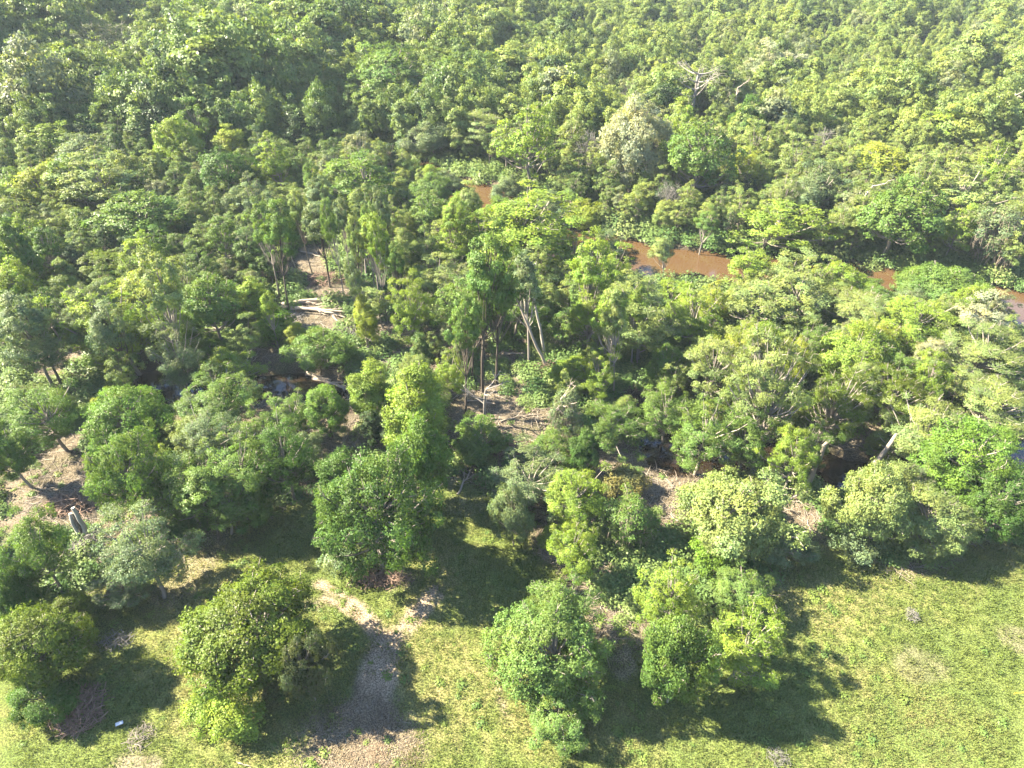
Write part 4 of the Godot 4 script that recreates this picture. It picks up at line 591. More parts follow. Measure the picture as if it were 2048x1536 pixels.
	for k in 11000:
		var pz := -rng.randf_range(16.0, 90.0)
		var px := rng.randf_range(-1.0, 1.0) * (-pz * 0.63 + 14.0)
		if wetness(px, pz) > 0.2:
			continue
		var gr := Vector2((px - GRAVEL[0]) / GRAVEL[2], (pz - GRAVEL[1]) / GRAVEL[3]).length()
		if rng.randf() < meadow(px, pz) and gr > 1.0:
			continue
		var s := rng.randf_range(0.5, 1.6) if gr > 1.0 else rng.randf_range(0.3, 0.7)
		at.append(Transform3D(Basis(Vector3.UP, rng.randf() * TAU).scaled(Vector3(s, s, s)), Vector3(px, ground_height(px, pz), pz)))
		cols.append(Color(0.14, 0.11, 0.085).lerp(Color(0.27, 0.235, 0.19), rng.randf()))
	scatter("fallen_twigs", stick.mesh(M.tinted_wood), at, cols, "dry fallen twigs littering the wood floor")

# trees of the wood beyond the three hundred that stand one by one
func filler() -> void:
	rng.seed = 31
	var habits := ["wood_open", "wood_open", "wood_upright", "wood_round", "wood_open"]
	for h in ["wood_open", "wood_upright", "wood_round"]:
		for pick in protos[h].size():
			var p: Dictionary = protos[h][pick]
			var at := []
			var cols := PackedColorArray()
			var barks := PackedColorArray()
			for list in [MORE, MORE_YET]:
				for k in list.size():
					var q: Vector3 = list[k]
					var hh: String = habits[(k * 7 + int(absf(q.x))) % 5]
					if hh != h or (k + int(absf(q.z))) % protos[h].size() != pick:
						continue
					var r := q.y * (0.8 if h == "wood_upright" else 1.0)
					var tall: float = r * {"wood_open": 3.3, "wood_upright": 4.0, "wood_round": 2.6}[h] * rng.randf_range(0.85, 1.15)
					at.append(Transform3D(Basis(Vector3.UP, rng.randf() * TAU).scaled(Vector3(r / float(p.r), tall / float(p.h), r / float(p.r))), Vector3(q.x, ground_height(q.x, q.z), q.z)))
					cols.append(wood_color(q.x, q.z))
					barks.append(Color(0.26, 0.22, 0.18) * rng.randf_range(0.7, 1.5))
			if at.size():
				scatter("forest", with_material(p.green, M.tinted_leaf), at, cols, "smaller trees filling the wood between the taller ones")
				scatter("forest_trunks", with_material(p.wood, M.tinted_wood), at, barks, "trunks and limbs of the smaller trees in the wood")

func with_material(m: Mesh, to: Material) -> Mesh:
	var c: Mesh = m.duplicate()
	c.surface_set_material(0, to)
	return c

func wood_color(px: float, pz: float) -> Color:
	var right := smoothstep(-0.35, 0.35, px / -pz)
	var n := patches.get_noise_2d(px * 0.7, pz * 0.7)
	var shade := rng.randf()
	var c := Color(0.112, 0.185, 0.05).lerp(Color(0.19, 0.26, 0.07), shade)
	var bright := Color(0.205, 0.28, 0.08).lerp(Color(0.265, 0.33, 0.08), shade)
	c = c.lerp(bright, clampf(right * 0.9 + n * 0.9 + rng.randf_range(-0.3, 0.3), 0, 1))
	if rng.randf() < 0.08:
		c = Color(0.215, 0.255, 0.125)
	elif rng.randf() < 0.10 * (1.0 - right * 0.6):
		c = Color(0.06, 0.105, 0.035)
	return c

func far_forest() -> void:
	rng.seed = 4242
	var kinds := ["far_upright", "far_open", "far_upright", "far_round", "far_open", "far_upright", "far_open", "far_round", "far_open"]
	var meshes := []
	for k in kinds.size():
		var p: Dictionary = protos[kinds[k]][(k / 2) % protos[kinds[k]].size()]
		meshes.append([p, [], PackedColorArray()])
	var z := FAR_FROM
	while z > -420.0:
		var step := 2.6 + 1.1 * smoothstep(-120.0, -260.0, z)
		var half := -z * 0.63 + 30.0
		var x := -half
		while x < half:
			var px := x + rng.randf_range(-1.6, 1.6)
			var pz := z + rng.randf_range(-1.6, 1.6)
			x += step * rng.randf_range(0.85, 1.25)
			plant_far(meshes, px, pz)
		z -= step
	# beside the frame, nearer
	for k in 260:
		var pz := -rng.randf_range(30.0, -FAR_FROM)
		var side := -1.0 if k % 2 else 1.0
		var px := side * (-pz * 0.60 + 24.0 + rng.randf_range(1.0, 22.0))
		if meadow(px, pz) < 0.5:
			plant_far(meshes, px, pz)
	for k in meshes.size():
		var o: Array = meshes[k]
		scatter("forest", with_material(o[0].green, M.tinted_leaf), o[1], o[2], "dense distant woodland canopy running to the top of the view")

func plant_far(meshes: Array, px: float, pz: float, size := 0.0) -> void:
	if wetness(px, pz) > 0.3:
		return
	for s in OPEN_SPOTS:
		if absf(px - s.x) < s.y and pz < s.z + s.y * 3.2 and pz > s.z - s.y:
			return
	var right := smoothstep(-0.35, 0.35, px / -pz)
	var pick := rng.randi() % meshes.size()
	var o: Array = meshes[pick]
	var broad := patches.get_noise_2d(px * 1.1 + 300.0, pz * 1.1)
	var r := lerpf(rng.randf_range(1.6, 3.7), rng.randf_range(1.0, 2.2), right) * (1.0 + 0.9 * broad)
	if size > 0.0:
		r = size
	var h := r * rng.randf_range(2.2, 3.6) + 2.0
	if rng.randf() < 0.10:
		r *= rng.randf_range(1.4, 1.9)
		h *= 1.35
	var p: Dictionary = o[0]
	o[1].append(Transform3D(Basis(Vector3.UP, rng.randf() * TAU).scaled(Vector3(r / float(p.r), h / float(p.h), r / float(p.r))), Vector3(px, ground_height(px, pz) - 0.4, pz)))
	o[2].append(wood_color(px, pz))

# ---------------------------------------------------------------- dead wood

func log_at(label: String, x: float, z: float, length: float, turn: float, r: float, forks: int, group: String, tone := 1.0, lift := 0.0) -> void:
	rng.seed = int(absf(x * 313.0 + z * 97.0 + turn * 41.0))
	var o := thing("fallen_log", label, "log", Vector3(x, ground_height(x, z) + r * 0.7, z), turn, group)
	var b := Buf.new()
	var col := Color(1, 0.96, 0.9) * tone
	var pts := bend(Vector3(-length * 0.5, 0, 0), Vector3(length * 0.5, lift, 0), 7, Vector3(0, 0.1, rng.randf_range(-0.05, 0.05) * length), 0.07)
	tube(b, pts, r, r * 0.35, 7, col)
	# root-end cap
	part("trunk", b.mesh(M.dead_wood), o)
	for k in forks:
		var f := Buf.new()
		var a := rng.randf_range(0.25, 0.7) * (1.0 if k % 2 else -1.0)
		var from := pts[3 + k % 4]
		var l := length * rng.randf_range(0.2, 0.45)
		tube(f, bend(from, from + Vector3(cos(a), rng.randf_range(0.0, 0.22), sin(a)) * l, 4, rv() * 0.15, 0.06), r * 0.42, 0.02, 5, col)
		for w in 2:
			var g := from + Vector3(cos(a), 0.08, sin(a)) * l * rng.randf_range(0.4, 0.8)
			tube(f, bend(g, g + Vector3(cos(a + rng.randf_range(-0.9, 0.9)), rng.randf_range(0.0, 0.3), sin(a + rng.randf_range(-0.9, 0.9))) * l * 0.5, 2, rv() * 0.05), 0.035, 0.01, 3, col)
		part("branch", f.mesh(M.dead_wood), o)

func snag(called: String, label: String, x: float, z: float, h: float, r: float, lean: Vector2, arms: int, reach: float, m: String, twigs := 5) -> void:
	rng.seed = int(absf(x * 171.0 + z * 53.0))
	var o := thing(called, label, "dead tree", Vector3(x, ground_height(x, z), z))
	var b := Buf.new()
	var top := Vector3(lean.x, h, lean.y)
	var pts := bend(Vector3(0, -0.4, 0), top, 8, Vector3(rng.randf_range(-0.2, 0.2), 0, rng.randf_range(-0.2, 0.2)), 0.06)
	tube(b, pts, r, r * 0.45, 9, Color(1, 0.97, 0.93))
	part("trunk", b.mesh(M[m]), o)
	for k in arms:
		var f := Buf.new()
		var a := TAU * k / arms + rng.randf_range(-0.4, 0.4)
		var from := pts[8 - k % 4]
		var l := reach * rng.randf_range(0.65, 1.15)
		var to := from + Vector3(cos(a) * l, l * rng.randf_range(0.25, 1.0), sin(a) * l)
		tube(f, bend(from, to, 4, Vector3(0, -0.1 * l, 0), 0.1), r * 0.4, 0.03, 5, Color(1, 0.97, 0.93))
		for w in twigs:
			var g := from.lerp(to, rng.randf_range(0.4, 1.0))
			var e := (to - from).normalized() * 0.6 + ru()
			tube(f, bend(g, g + e.normalized() * l * rng.randf_range(0.25, 0.55), 2, rv() * 0.12, 0.04), 0.04, 0.01, 3, Color(1, 0.97, 0.93))
		part("branch", f.mesh(M[m]), o)

func brush_pile(called: String, label: String, x: float, z: float, rx: float, rz: float, tall: float, sticks: int, m: String, thick := 0.03) -> void:
	rng.seed = int(absf(x * 77.0 + z * 191.0))
	var o := thing(called, label, "brush pile", Vector3(x, ground_height(x, z), z))
	var b := Buf.new()
	for k in sticks:
		var a := rng.randf() * TAU
		var q := sqrt(rng.randf())
		var p := Vector3(cos(a) * q * rx, (1.0 - q * q) * tall * rng.randf_range(0.1, 1.0), sin(a) * q * rz)
		var d := Vector3(rng.randf_range(-1, 1), rng.randf_range(-0.25, 0.35), rng.randf_range(-1, 1)).normalized() * rng.randf_range(0.5, 1.0) * minf(rx, 1.6)
		tube(b, bend(p - d * 0.5 + Vector3(0, 0.08, 0), p + d * 0.5 + Vector3(0, 0.08, 0), 3, rv() * 0.2, 0.06), thick * rng.randf_range(0.6, 1.4), 0.008, 3, Color(1, 1, 1) * rng.randf_range(0.6, 1.0))
	part("branches", b.mesh(M[m]), o).set_meta("kind", "stuff")


# the split white trunk: two bleached slabs standing from one butt, with a dark tube between them
func split_trunk(x: float, z: float) -> void:
	rng.seed = 9
	var o := thing("split_trunk", "split white dead trunk standing on bare ground at the left", "dead tree", Vector3(x, ground_height(x, z), z))
	for s in [-1.0, 1.0]:
		var b := Buf.new()
		tube(b, bend(Vector3(0.2 * s, -0.3, 0), Vector3(0.2 * s - 0.25, 2.7 + 0.3 * s, -0.5), 6, Vector3(0.1 * s, 0, 0), 0.05), 0.2, 0.14, 8, Color(1, 1, 1))
		part("slab", b.mesh(M.white_wood), o)
	var c := Buf.new()
	tube(c, bend(Vector3(0.0, -0.3, -0.05), Vector3(-0.2, 2.5, -0.42), 4, Vector3.ZERO, 0.02), 0.2, 0.1, 6, Color(1, 1, 1))
	part("dark_core", c.mesh(M.dark_bark), o)  # solid dark tube, its colour standing in for shade between the slabs
	for k in 6:
		var f := Buf.new()
		var a := TAU * k / 6.0
		tube(f, bend(Vector3(cos(a) * 0.15, 0.25, sin(a) * 0.15), Vector3(cos(a) * 0.9, -0.15, sin(a) * 0.9), 3, Vector3(0, 0.08, 0), 0.03), 0.13, 0.04, 6, Color(0.9, 0.9, 0.9))
		part("root", f.mesh(M.white_wood), o)

func white_board(x: float, z: float) -> void:
	var o := thing("white_board", "small white scrap board lying in shaded grass by the bleached twigs", "board", Vector3(x, ground_height(x, z) + 0.2, z), 0.45)
	var st := SurfaceTool.new()
	var box := BoxMesh.new()
	box.size = Vector3(0.42, 0.03, 0.16)
	st.append_from(box, 0, Transform3D(Basis(Vector3.RIGHT, 0.12), Vector3(0, 0.02, 0)))
	var lip := BoxMesh.new()
	lip.size = Vector3(0.41, 0.07, 0.026)
	st.append_from(lip, 0, Transform3D(Basis(Vector3.RIGHT, 0.3), Vector3(0, 0.05, -0.092)))
	var m := mat(lin(0.42, 0.43, 0.44), 0.6, false)
	st.set_material(m)
	part("panel", st.commit(), o)

func yellow_stake(x: float, z: float) -> void:
	var o := thing("marker_stick", "thin yellow marker stick lying in grass at the right frame edge", "stick", Vector3(x, ground_height(x, z) + 0.28, z), 0.1)
	var b := Buf.new()
	tube(b, bend(Vector3(-0.45, 0, 0), Vector3(0.45, 0.04, 0), 3, Vector3(0, 0.02, 0)), 0.02, 0.02, 6, Color.WHITE)
	part("rod", b.mesh(mat(lin(0.75, 0.5, 0.02), 0.5, false)), o)

# ---------------------------------------------------------------- build

func _ready() -> void:
	var cam := Camera3D.new()
	cam.name = "camera"
	cam.fov = FOV
	cam.near = 0.5
	cam.far = 4000.0
	cam.position = Vector3(0, EYE_HEIGHT, 0)
	cam.rotation_degrees = Vector3(-PITCH, 0, 0)
	add_child(cam)
	cam.current = true

	var sky := ProceduralSkyMaterial.new()
	sky.sky_top_color = Color(0.40, 0.51, 0.69)
	sky.sky_horizon_color = Color(0.80, 0.85, 0.89)
	sky.sky_curve = 0.14
	sky.ground_bottom_color = Color(0.25, 0.27, 0.18)
	sky.ground_horizon_color = Color(0.62, 0.69, 0.70)
	sky.sky_energy_multiplier = 1.0
	var e := Environment.new()
	e.background_mode = Environment.BG_SKY
	e.sky = Sky.new()
	e.sky.sky_material = sky
	e.background_energy_multiplier = 0.52
	e.tonemap_mode = Environment.TONE_MAPPER_LINEAR
	e.tonemap_exposure = 9.4
	e.sdfgi_enabled = true
	e.ssao_enabled = true
	e.ssil_enabled = true
	e.fog_enabled = true
	e.fog_density = 0.00016
	e.fog_light_color = Color(0.86, 0.92, 0.96)
	var we := WorldEnvironment.new()
	we.name = "world"
	we.environment = e
	add_child(we)

	var sun := DirectionalLight3D.new()
	sun.name = "sun"
	sun.light_energy = 1.6
	sun.light_color = Color(1.0, 0.955, 0.86)
	sun.light_angular_distance = 0.5
	sun.shadow_enabled = true
	add_child(sun)
	sun.look_at_from_position(Vector3.ZERO, Vector3(1.0, -0.86, 0.16))

	bumps.seed = 5
	bumps.frequency = 0.05
	patches.seed = 11
	patches.frequency = 0.03
	patches.fractal_octaves = 3

	# materials
	M.bark = mat(lin(0.27, 0.235, 0.195), 0.95)
	M.pale_bark = mat(lin(0.28, 0.25, 0.215), 0.9)
	M.dark_bark = mat(lin(0.11, 0.09, 0.07), 0.95)
	M.dead_wood = mat(lin(0.25, 0.215, 0.175), 0.9)
	M.grey_wood = mat(lin(0.2, 0.185, 0.165), 0.9)
	M.brown_brush = mat(lin(0.22, 0.15, 0.11), 0.95)
	M.white_wood = mat(lin(0.28, 0.26, 0.225), 0.85)
	M.tinted_wood = mat(Color.WHITE, 0.95)
	M.plain_leaf = leaf_mat(1, 1, 1)
	M.tinted_leaf = leaf_mat(1, 1, 1)
	M.grass = leaf_mat(1, 1, 1)
	M.grass.roughness = 0.75
	tints = {
		"deep": leaf_mat(0.082, 0.160, 0.030), "mid": leaf_mat(0.140, 0.229, 0.048), "fresh": leaf_mat(0.222, 0.319, 0.047), "vivid": leaf_mat(0.140, 0.251, 0.036),
		"yellow": leaf_mat(0.275, 0.336, 0.047), "pale": leaf_mat(0.234, 0.303, 0.095), "grey": leaf_mat(0.164, 0.226, 0.101), "olive": leaf_mat(0.094, 0.121, 0.047),
		"white": leaf_mat(0.351, 0.374, 0.213), "sun": leaf_mat(0.135, 0.193, 0.025), "meadow": leaf_mat(0.165, 0.262, 0.062), "rust": leaf_mat(0.193, 0.193, 0.067), "lush": leaf_mat(0.099, 0.176, 0.038),
	}
	var speck := NoiseTexture2D.new()
	speck.width = 1024
	speck.height = 1024
	speck.seamless = true
	speck.noise = FastNoiseLite.new()
	speck.noise.seed = 3
	speck.noise.frequency = 0.045
	speck.noise.fractal_octaves = 5
	speck.noise.fractal_gain = 0.7
	var ramp := Gradient.new()
	ramp.set_color(0, Color(0.42, 0.41, 0.39))
	ramp.set_color(1, Color(1, 1, 1))
	ramp.set_offset(0, 0.2)
	ramp.set_offset(1, 0.8)
	speck.color_ramp = ramp
	M.ground = mat(Color.WHITE, 0.95)
	M.ground.albedo_texture = speck
	M.muddy_water = mat(lin(0.058, 0.034, 0.016), 0.1, false)
	M.muddy_water.metallic_specular = 0.5
	M.dark_water = mat(lin(0.012, 0.008, 0.005), 0.05, false)
	M.dark_water.metallic_specular = 0.5
	var ripple := NoiseTexture2D.new()
	ripple.width = 512
	ripple.height = 512
	ripple.seamless = true
	ripple.as_normal_map = true
	ripple.bump_strength = 1.2
	ripple.noise = FastNoiseLite.new()
	ripple.noise.frequency = 0.02
	for m in [M.muddy_water, M.dark_water]:
		m.normal_enabled = true
		m.normal_texture = ripple
		m.normal_scale = 0.12
		m.uv1_triplanar = true
		m.uv1_world_triplanar = true
		m.uv1_scale = Vector3(0.25, 0.25, 0.25)

	land()
	ribbon("river", RIVER, 6.4, -0.62, M.muddy_water, "muddy orange-brown river winding behind the near trees")
	ribbon("creek", CREEK_END, 3.2, -0.66, M.dark_water, "dark still creek reaching along the meadow edge at the right")
	ribbon("creek", CREEK, 3.2, -0.66, M.dark_water, "dark still creek among the trees at the left")

	# habits
	breed("round", {"h": 9.0, "r": 4.6, "base": 0.5, "trunk": 0.28, "lobes": 140, "lobe": 0.175, "tufts": 84, "leaves": 6, "leaf": 0.13, "low": 0.75, "flat": 0.8, "gap": 0.16, "tuft": 1.1, "spread": 0.95, "wide": 0.75, "wild": 0.75}, 3, 11)
	breed("dome", {"h": 8.4, "r": 4.4, "base": 0.5, "trunk": 0.28, "lobes": 140, "lobe": 0.18, "tufts": 84, "leaves": 6, "leaf": 0.13, "tuft": 1.0, "low": 0.75, "flat": 0.8, "spread": 0.8, "wide": 0.75, "gap": 0.16, "wild": 0.5}, 1, 24)
	breed("open", {"h": 11.0, "r": 4.2, "base": 1.8, "trunk": 0.22, "lobes": 110, "lobe": 0.17, "tufts": 68, "leaves": 6, "leaf": 0.13, "low": 0.85, "gap": 0.26, "flat": 0.65, "twigs": 4, "tuft": 1.35, "spread": 1.0, "wide": 0.72}, 4, 12)
	breed("upright", {"h": 11.0, "r": 3.0, "base": 0.9, "trunk": 0.2, "lobes": 110, "lobe": 0.21, "tufts": 80, "leaves": 6, "leaf": 0.13, "low": 0.85, "taper": 0.35, "flat": 0.9, "gap": 0.16, "tuft": 1.3, "spread": 0.95, "wide": 0.75, "wild": 0.8}, 3, 13)
	breed("layered", {"h": 12.0, "r": 4.2, "base": 2.6, "trunk": 0.3, "lobes": 100, "lobe": 0.2, "tufts": 80, "leaves": 7, "leaf": 0.155, "low": 0.75, "flat": 0.38, "wide": 0.42, "gap": 0.2, "droop": 0.35, "limbs": true, "tuft": 1.2, "spread": 0.7}, 3, 14)
	breed("slender", {"h": 13.0, "r": 2.4, "base": 6.6, "trunk": 0.17, "lobes": 60, "lobe": 0.23, "tufts": 36, "leaves": 7, "leaf": 0.165, "low": 0.8, "gap": 0.24, "tuft": 1.3}, 3, 15)
	breed("bushy", {"h": 6.0, "r": 3.4, "base": 0.45, "trunk": 0.13, "lobes": 100, "lobe": 0.19, "tufts": 80, "leaves": 6, "leaf": 0.125, "low": 0.6, "flat": 0.85, "gap": 0.2, "twigs": 2, "spread": 1.0, "tuft": 1.3, "wide": 0.75, "wild": 0.8}, 3, 16)
	breed("shrub", {"h": 2.2, "r": 1.6, "base": 0.0, "trunk": 0.05, "lobes": 26, "lobe": 0.34, "tufts": 28, "leaves": 9, "leaf": 0.13, "low": 0.2, "spread": 1.0}, 3, 17)
	breed("vine", {"h": 8.0, "r": 2.8, "base": 1.0, "trunk": 0.2, "lobes": 70, "lobe": 0.23, "tufts": 28, "leaves": 8, "leaf": 0.16, "low": 0.8, "gap": 0.16, "taper": 0.3, "strands": 9, "spread": 0.95, "tuft": 1.3}, 2, 18)
	breed("pine", {"h": 14.0, "r": 4.0, "base": 6.5, "trunk": 0.22, "lobes": 40, "lobe": 0.26, "tufts": 22, "leaves": 10, "leaf": 0.34, "low": 0.45, "flat": 0.35, "wide": 0.18, "gap": 0.12, "limbs": true, "spread": 1.2}, 2, 19)
	breed("bare", {"h": 8.0, "r": 2.8, "base": 2.0, "trunk": 0.16, "lobes": 34, "lobe": 0.32, "tufts": 0, "leaves": 0, "leaf": 0.2, "low": 0.4, "bare": true, "limbs": true}, 2, 20)
	breed("wood_round", {"h": 10.0, "r": 3.8, "base": 1.4, "trunk": 0.2, "lobes": 90, "lobe": 0.2, "tufts": 32, "leaves": 6, "leaf": 0.21, "low": 0.6, "gap": 0.08, "wide": 0.75, "spread": 0.85, "tuft": 1.15, "wild": 0.8}, 3, 21)
	breed("wood_open", {"h": 12.5, "r": 3.8, "base": 2.6, "trunk": 0.2, "lobes": 90, "lobe": 0.18, "tufts": 28, "leaves": 6, "leaf": 0.21, "low": 0.7, "gap": 0.24, "flat": 0.65, "tuft": 1.3, "spread": 0.9, "wide": 0.75, "twigs": 3}, 4, 22)
	breed("wood_upright", {"h": 12.5, "r": 2.8, "base": 1.6, "trunk": 0.18, "lobes": 90, "lobe": 0.22, "tufts": 32, "leaves": 6, "leaf": 0.21, "low": 0.75, "taper": 0.35, "gap": 0.14, "wide": 0.75, "spread": 0.85, "tuft": 1.25}, 3, 23)
	for k in ["round", "open", "upright"]:
		var far: Dictionary = {"round": {"h": 9.0, "r": 4.0, "low": 0.5}, "open": {"h": 10.0, "r": 3.8, "low": 0.55, "gap": 0.1, "flat": 0.6, "spread": 0.95}, "upright": {"h": 10.0, "r": 2.8, "low": 0.6, "taper": 0.35}}[k]
		far.merge({"base": 0.3, "trunk": 0.2, "lobes": 70, "lobe": 0.2, "tufts": 20, "leaves": 6, "leaf": 0.28, "tuft": 1.2, "wide": 0.75})
		breed("far_" + k, far, 3, 30 + k.length())

	# trees one can tell apart
	stand("shrub", "shrub", 0, "fresh", -16.2, -21.5, 2.1, 1.6, "bright leafy bush in front of the lone round tree", "bushes at the wood edge")
	stand("bushy_tree", "bushy", 0, "meadow", 2.7, -21.6, 3.0, 2.3, "low green crown at the foot of the broad light green meadow tree", "low bushy trees")
	stand("shrub", "shrub", 1, "fresh", -18.2, -22.1, 1.5, 1.3, "smaller bright bush at the lower left foot of the lone round tree", "bushes at the wood edge")
	stand("bushy_tree", "bushy", 1, "deep", -27.8, -22.5, 3.2, 1.9, "dark shaded low tree between the left edge round tree and the brown brush pile", "low bushy trees")
	stand("bushy_tree", "bushy", 2, "mid", 9.7, -23.2, 8.4, 2.3, "green tree with showing grey limbs at the lower left of the meadow-edge clump", "low bushy trees")
	stand("bushy_tree", "bushy", 3, "olive", -12.1, -23.3, 6.3, 1.7, "dark blue-green bushy tree pressed against the right side of the lone round tree", "low bushy trees")  # dark leaf tint also carries the shade of the round tree beside it
	stand("round_tree", "round", 0, "meadow", 2.5, -23.3, 7.8, 3.8, "broad light green tree in the middle foreground of the meadow", "round-crowned broadleaf trees")
	stand("round_tree", "dome", 0, "sun", -29.2, -24.5, 6.5, 3.0, "warm green round tree cut by the left frame edge above the brown brush pile", "round-crowned broadleaf trees")
	stand("open_tree", "open", 0, "fresh", 13.7, -24.7, 5.2, 2.6, "yellow-green tree with pale inner twigs at the right of the meadow-edge clump", "open-crowned broadleaf trees")
	stand("round_tree", "dome", 1, "sun", -15.8, -24.9, 7.7, 4.5, "large dense round tree in warm green standing alone left of the bare dirt track", "round-crowned broadleaf trees")
	stand("open_tree", "open", 1, "meadow", 3.3, -27.0, 7.0, 2.6, "light green upper crown of the tall pale tree pair in the middle of the meadow", "open-crowned broadleaf trees")
	stand("open_tree", "open", 2, "fresh", 10.1, -27.9, 7.4, 2.2, "small yellow-green tree with vine, left top of the meadow-edge clump", "open-crowned broadleaf trees")
	stand("round_tree", "dome", 2, "sun", -29.5, -28.5, 3.4, 1.6, "small warm green crown peeking up behind the left edge round tree", "round-crowned broadleaf trees")
	stand("bushy_tree", "bushy", 4, "deep", -32.9, -29.3, 5.4, 1.9, "dark bushy tree in shade at the left edge", "low bushy trees")
	stand("round_tree", "round", 1, "meadow", 15.0, -29.9, 3.8, 2.1, "round yellow-green crown at the top right of the meadow-edge clump", "round-crowned broadleaf trees")
	stand("open_tree", "open", 3, "grey", -26.6, -30.1, 3.0, 2.0, "small airy grey-green tree at the lower left shade", "open-crowned broadleaf trees")
	stand("open_tree", "open", 4, "grey", -24.4, -30.7, 7.1, 3.2, "grey-green airy tree in front of the split white dead trunk", "open-crowned broadleaf trees")
	stand("open_tree", "open", 5, "mid", -31.7, -31.2, 8.5, 2.3, "green airy tree at the left edge below the bare tan ground", "open-crowned broadleaf trees")
	stand("open_tree", "open", 6, "fresh", 4.4, -32.7, 6.1, 2.0, "yellow-green tree beside the dry hanging vines at the shaded lawn", "open-crowned broadleaf trees")
	stand("shrub", "shrub", 2, "vivid", 14.3, -33.2, 3.2, 1.6, "vivid green sapling bush in front of the wide pale bushy tree", "bushes at the wood edge")
	stand("round_tree", "round", 2, "lush", -9.5, -33.7, 12.2, 4.2, "big deep green dense tree in the middle left overlooking the shaded grass", "round-crowned broadleaf trees")
	stand("shrub", "shrub", 3, "grey", -12.2, -34.1, 2.5, 2.1, "grey-green spreading bush below the big deep green tree", "bushes at the wood edge")
	stand("bushy_tree", "bushy", 5, "grey", 19.5, -34.4, 3.0, 2.3, "grey-green bushy crown at the right skirt of the wide pale bushy tree", "low bushy trees")
	stand("shrub", "shrub", 4, "grey", 25.6, -34.6, 2.1, 1.8, "grey-green shrub at the foot of the right meadow-edge clump", "bushes at the wood edge")
	stand("bushy_tree", "bushy", 6, "fresh", 3.6, -34.9, 2.8, 1.5, "bright yellow-green low bushy tree in front of the vine-clad mound", "low bushy trees")
	stand("round_tree", "round", 3, "pale", 30.0, -35.1, 5.4, 3.5, "pale green spreading tree in the clump at the right meadow edge", "round-crowned broadleaf trees")
	stand("bushy_tree", "bushy", 7, "grey", 0.2, -35.4, 6.1, 1.7, "grey-green low tree hanging over the shaded lawn", "low bushy trees")
	stand("bushy_tree", "bushy", 8, "pale", 26.0, -35.4, 7.5, 2.9, "light green bushy tree left in the clump at the right meadow edge", "low bushy trees")
	stand("bushy_tree", "bushy", 9, "pale", 16.6, -35.5, 6.4, 4.2, "wide pale grey-green bushy tree beside the pinkish sand strip", "low bushy trees")
	stand("vine_tree", "vine", 0, "mid", 8.9, -35.5, 4.5, 2.2, "vine-hung green tree between the thicket and the pale bushy tree", "vine-hung trees")
	stand("slender_tree", "slender", 0, "mid", -22.4, -36.1, 7.0, 1.8, "open tree with thin dark leaning trunk on the bare tan ground", "slender bare-trunked trees", "dark_bark")
	stand("round_tree", "round", 4, "deep", 36.1, -36.2, 6.5, 2.9, "dark green tree below the vivid crown at the right frame edge", "round-crowned broadleaf trees")
	stand("open_tree", "open", 7, "mid", -21.6, -36.6, 5.4, 2.2, "low open green tree beside the bare tan ground", "open-crowned broadleaf trees")
	stand("upright_tree", "upright", 0, "deep", -12.9, -37.2, 9.2, 2.3, "deep green upright crown joined to the left side of the big dense tree", "upright broadleaf trees")
	stand("bushy_tree", "bushy", 10, "mid", -19.7, -37.2, 4.9, 1.6, "small green tree by the shaded grass left of the big dense tree", "low bushy trees")
	stand("open_tree", "open", 8, "fresh", 4.9, -37.3, 6.4, 2.6, "bright yellow-green tree top in the thicket before the pinkish sand strip", "open-crowned broadleaf trees")
	stand("open_tree", "open", 9, "mid", -24.3, -37.5, 7.2, 2.6, "open feathery green tree with leaning trunk over the bare ground", "open-crowned broadleaf trees")
	stand("round_tree", "round", 5, "mid", -28.8, -37.7, 9.8, 2.9, "dense oval green tree on bare ground in the left foreground", "round-crowned broadleaf trees")
	stand("upright_tree", "upright", 1, "vivid", -7.7, -38.4, 9.8, 2.6, "vivid green crown merging into the right side of the big deep green tree", "upright broadleaf trees")
	stand("bushy_tree", "bushy", 11, "pale", 28.6, -38.7, 5.1, 2.4, "pale green low bushy tree in front of the tall pale feathery tree", "low bushy trees")
	stand("layered_tree", "layered", 0, "grey", 30.9, -39.0, 4.6, 1.4, "grey-green tiered tree right of the tall pale feathery tree", "tiered feathery trees")
	stand("open_tree", "open", 10, "mid", -20.5, -39.0, 8.3, 3.0, "open green tree in the left middle before the pale dead trunk", "open-crowned broadleaf trees")
	stand("open_tree", "open", 11, "grey", 1.0, -39.5, 4.9, 3.3, "grey-green spreading tree at the left of the thicket", "open-crowned broadleaf trees")
	stand("bushy_tree", "bushy", 12, "grey", -26.1, -39.7, 3.4, 1.8, "grey-green low bushy tree in front of the dense dark left tree", "low bushy trees")
	stand("round_tree", "round", 6, "vivid", 34.3, -39.7, 4.4, 2.3, "small vivid green crown left of the large vivid crown at the right edge", "round-crowned broadleaf trees")
	stand("round_tree", "round", 7, "vivid", 35.9, -39.7, 7.7, 4.1, "large vivid green layered crown at the right frame edge", "round-crowned broadleaf trees")
	stand("open_tree", "open", 12, "deep", -17.4, -40.1, 9.2, 2.4, "dark green tree right of the pale dead trunk", "open-crowned broadleaf trees")
	stand("bushy_tree", "bushy", 13, "mid", 4.1, -40.1, 3.3, 1.8, "mid green low bushy tree in front of the vine-clad mound", "low bushy trees")
	stand("open_tree", "open", 13, "fresh", 21.8, -40.3, 7.5, 2.0, "light green drooping tree on the creek bank by two leaning trunks", "open-crowned broadleaf trees")
	stand("bushy_tree", "bushy", 14, "pale", -29.8, -40.4, 3.9, 1.8, "pale green low bushy tree in front of the dense dark left tree", "low bushy trees")
	stand("shrub", "shrub", 5, "rust", 8.9, -40.7, 2.3, 1.9, "rusty olive shrub above the vine-hung tree", "bushes at the wood edge")
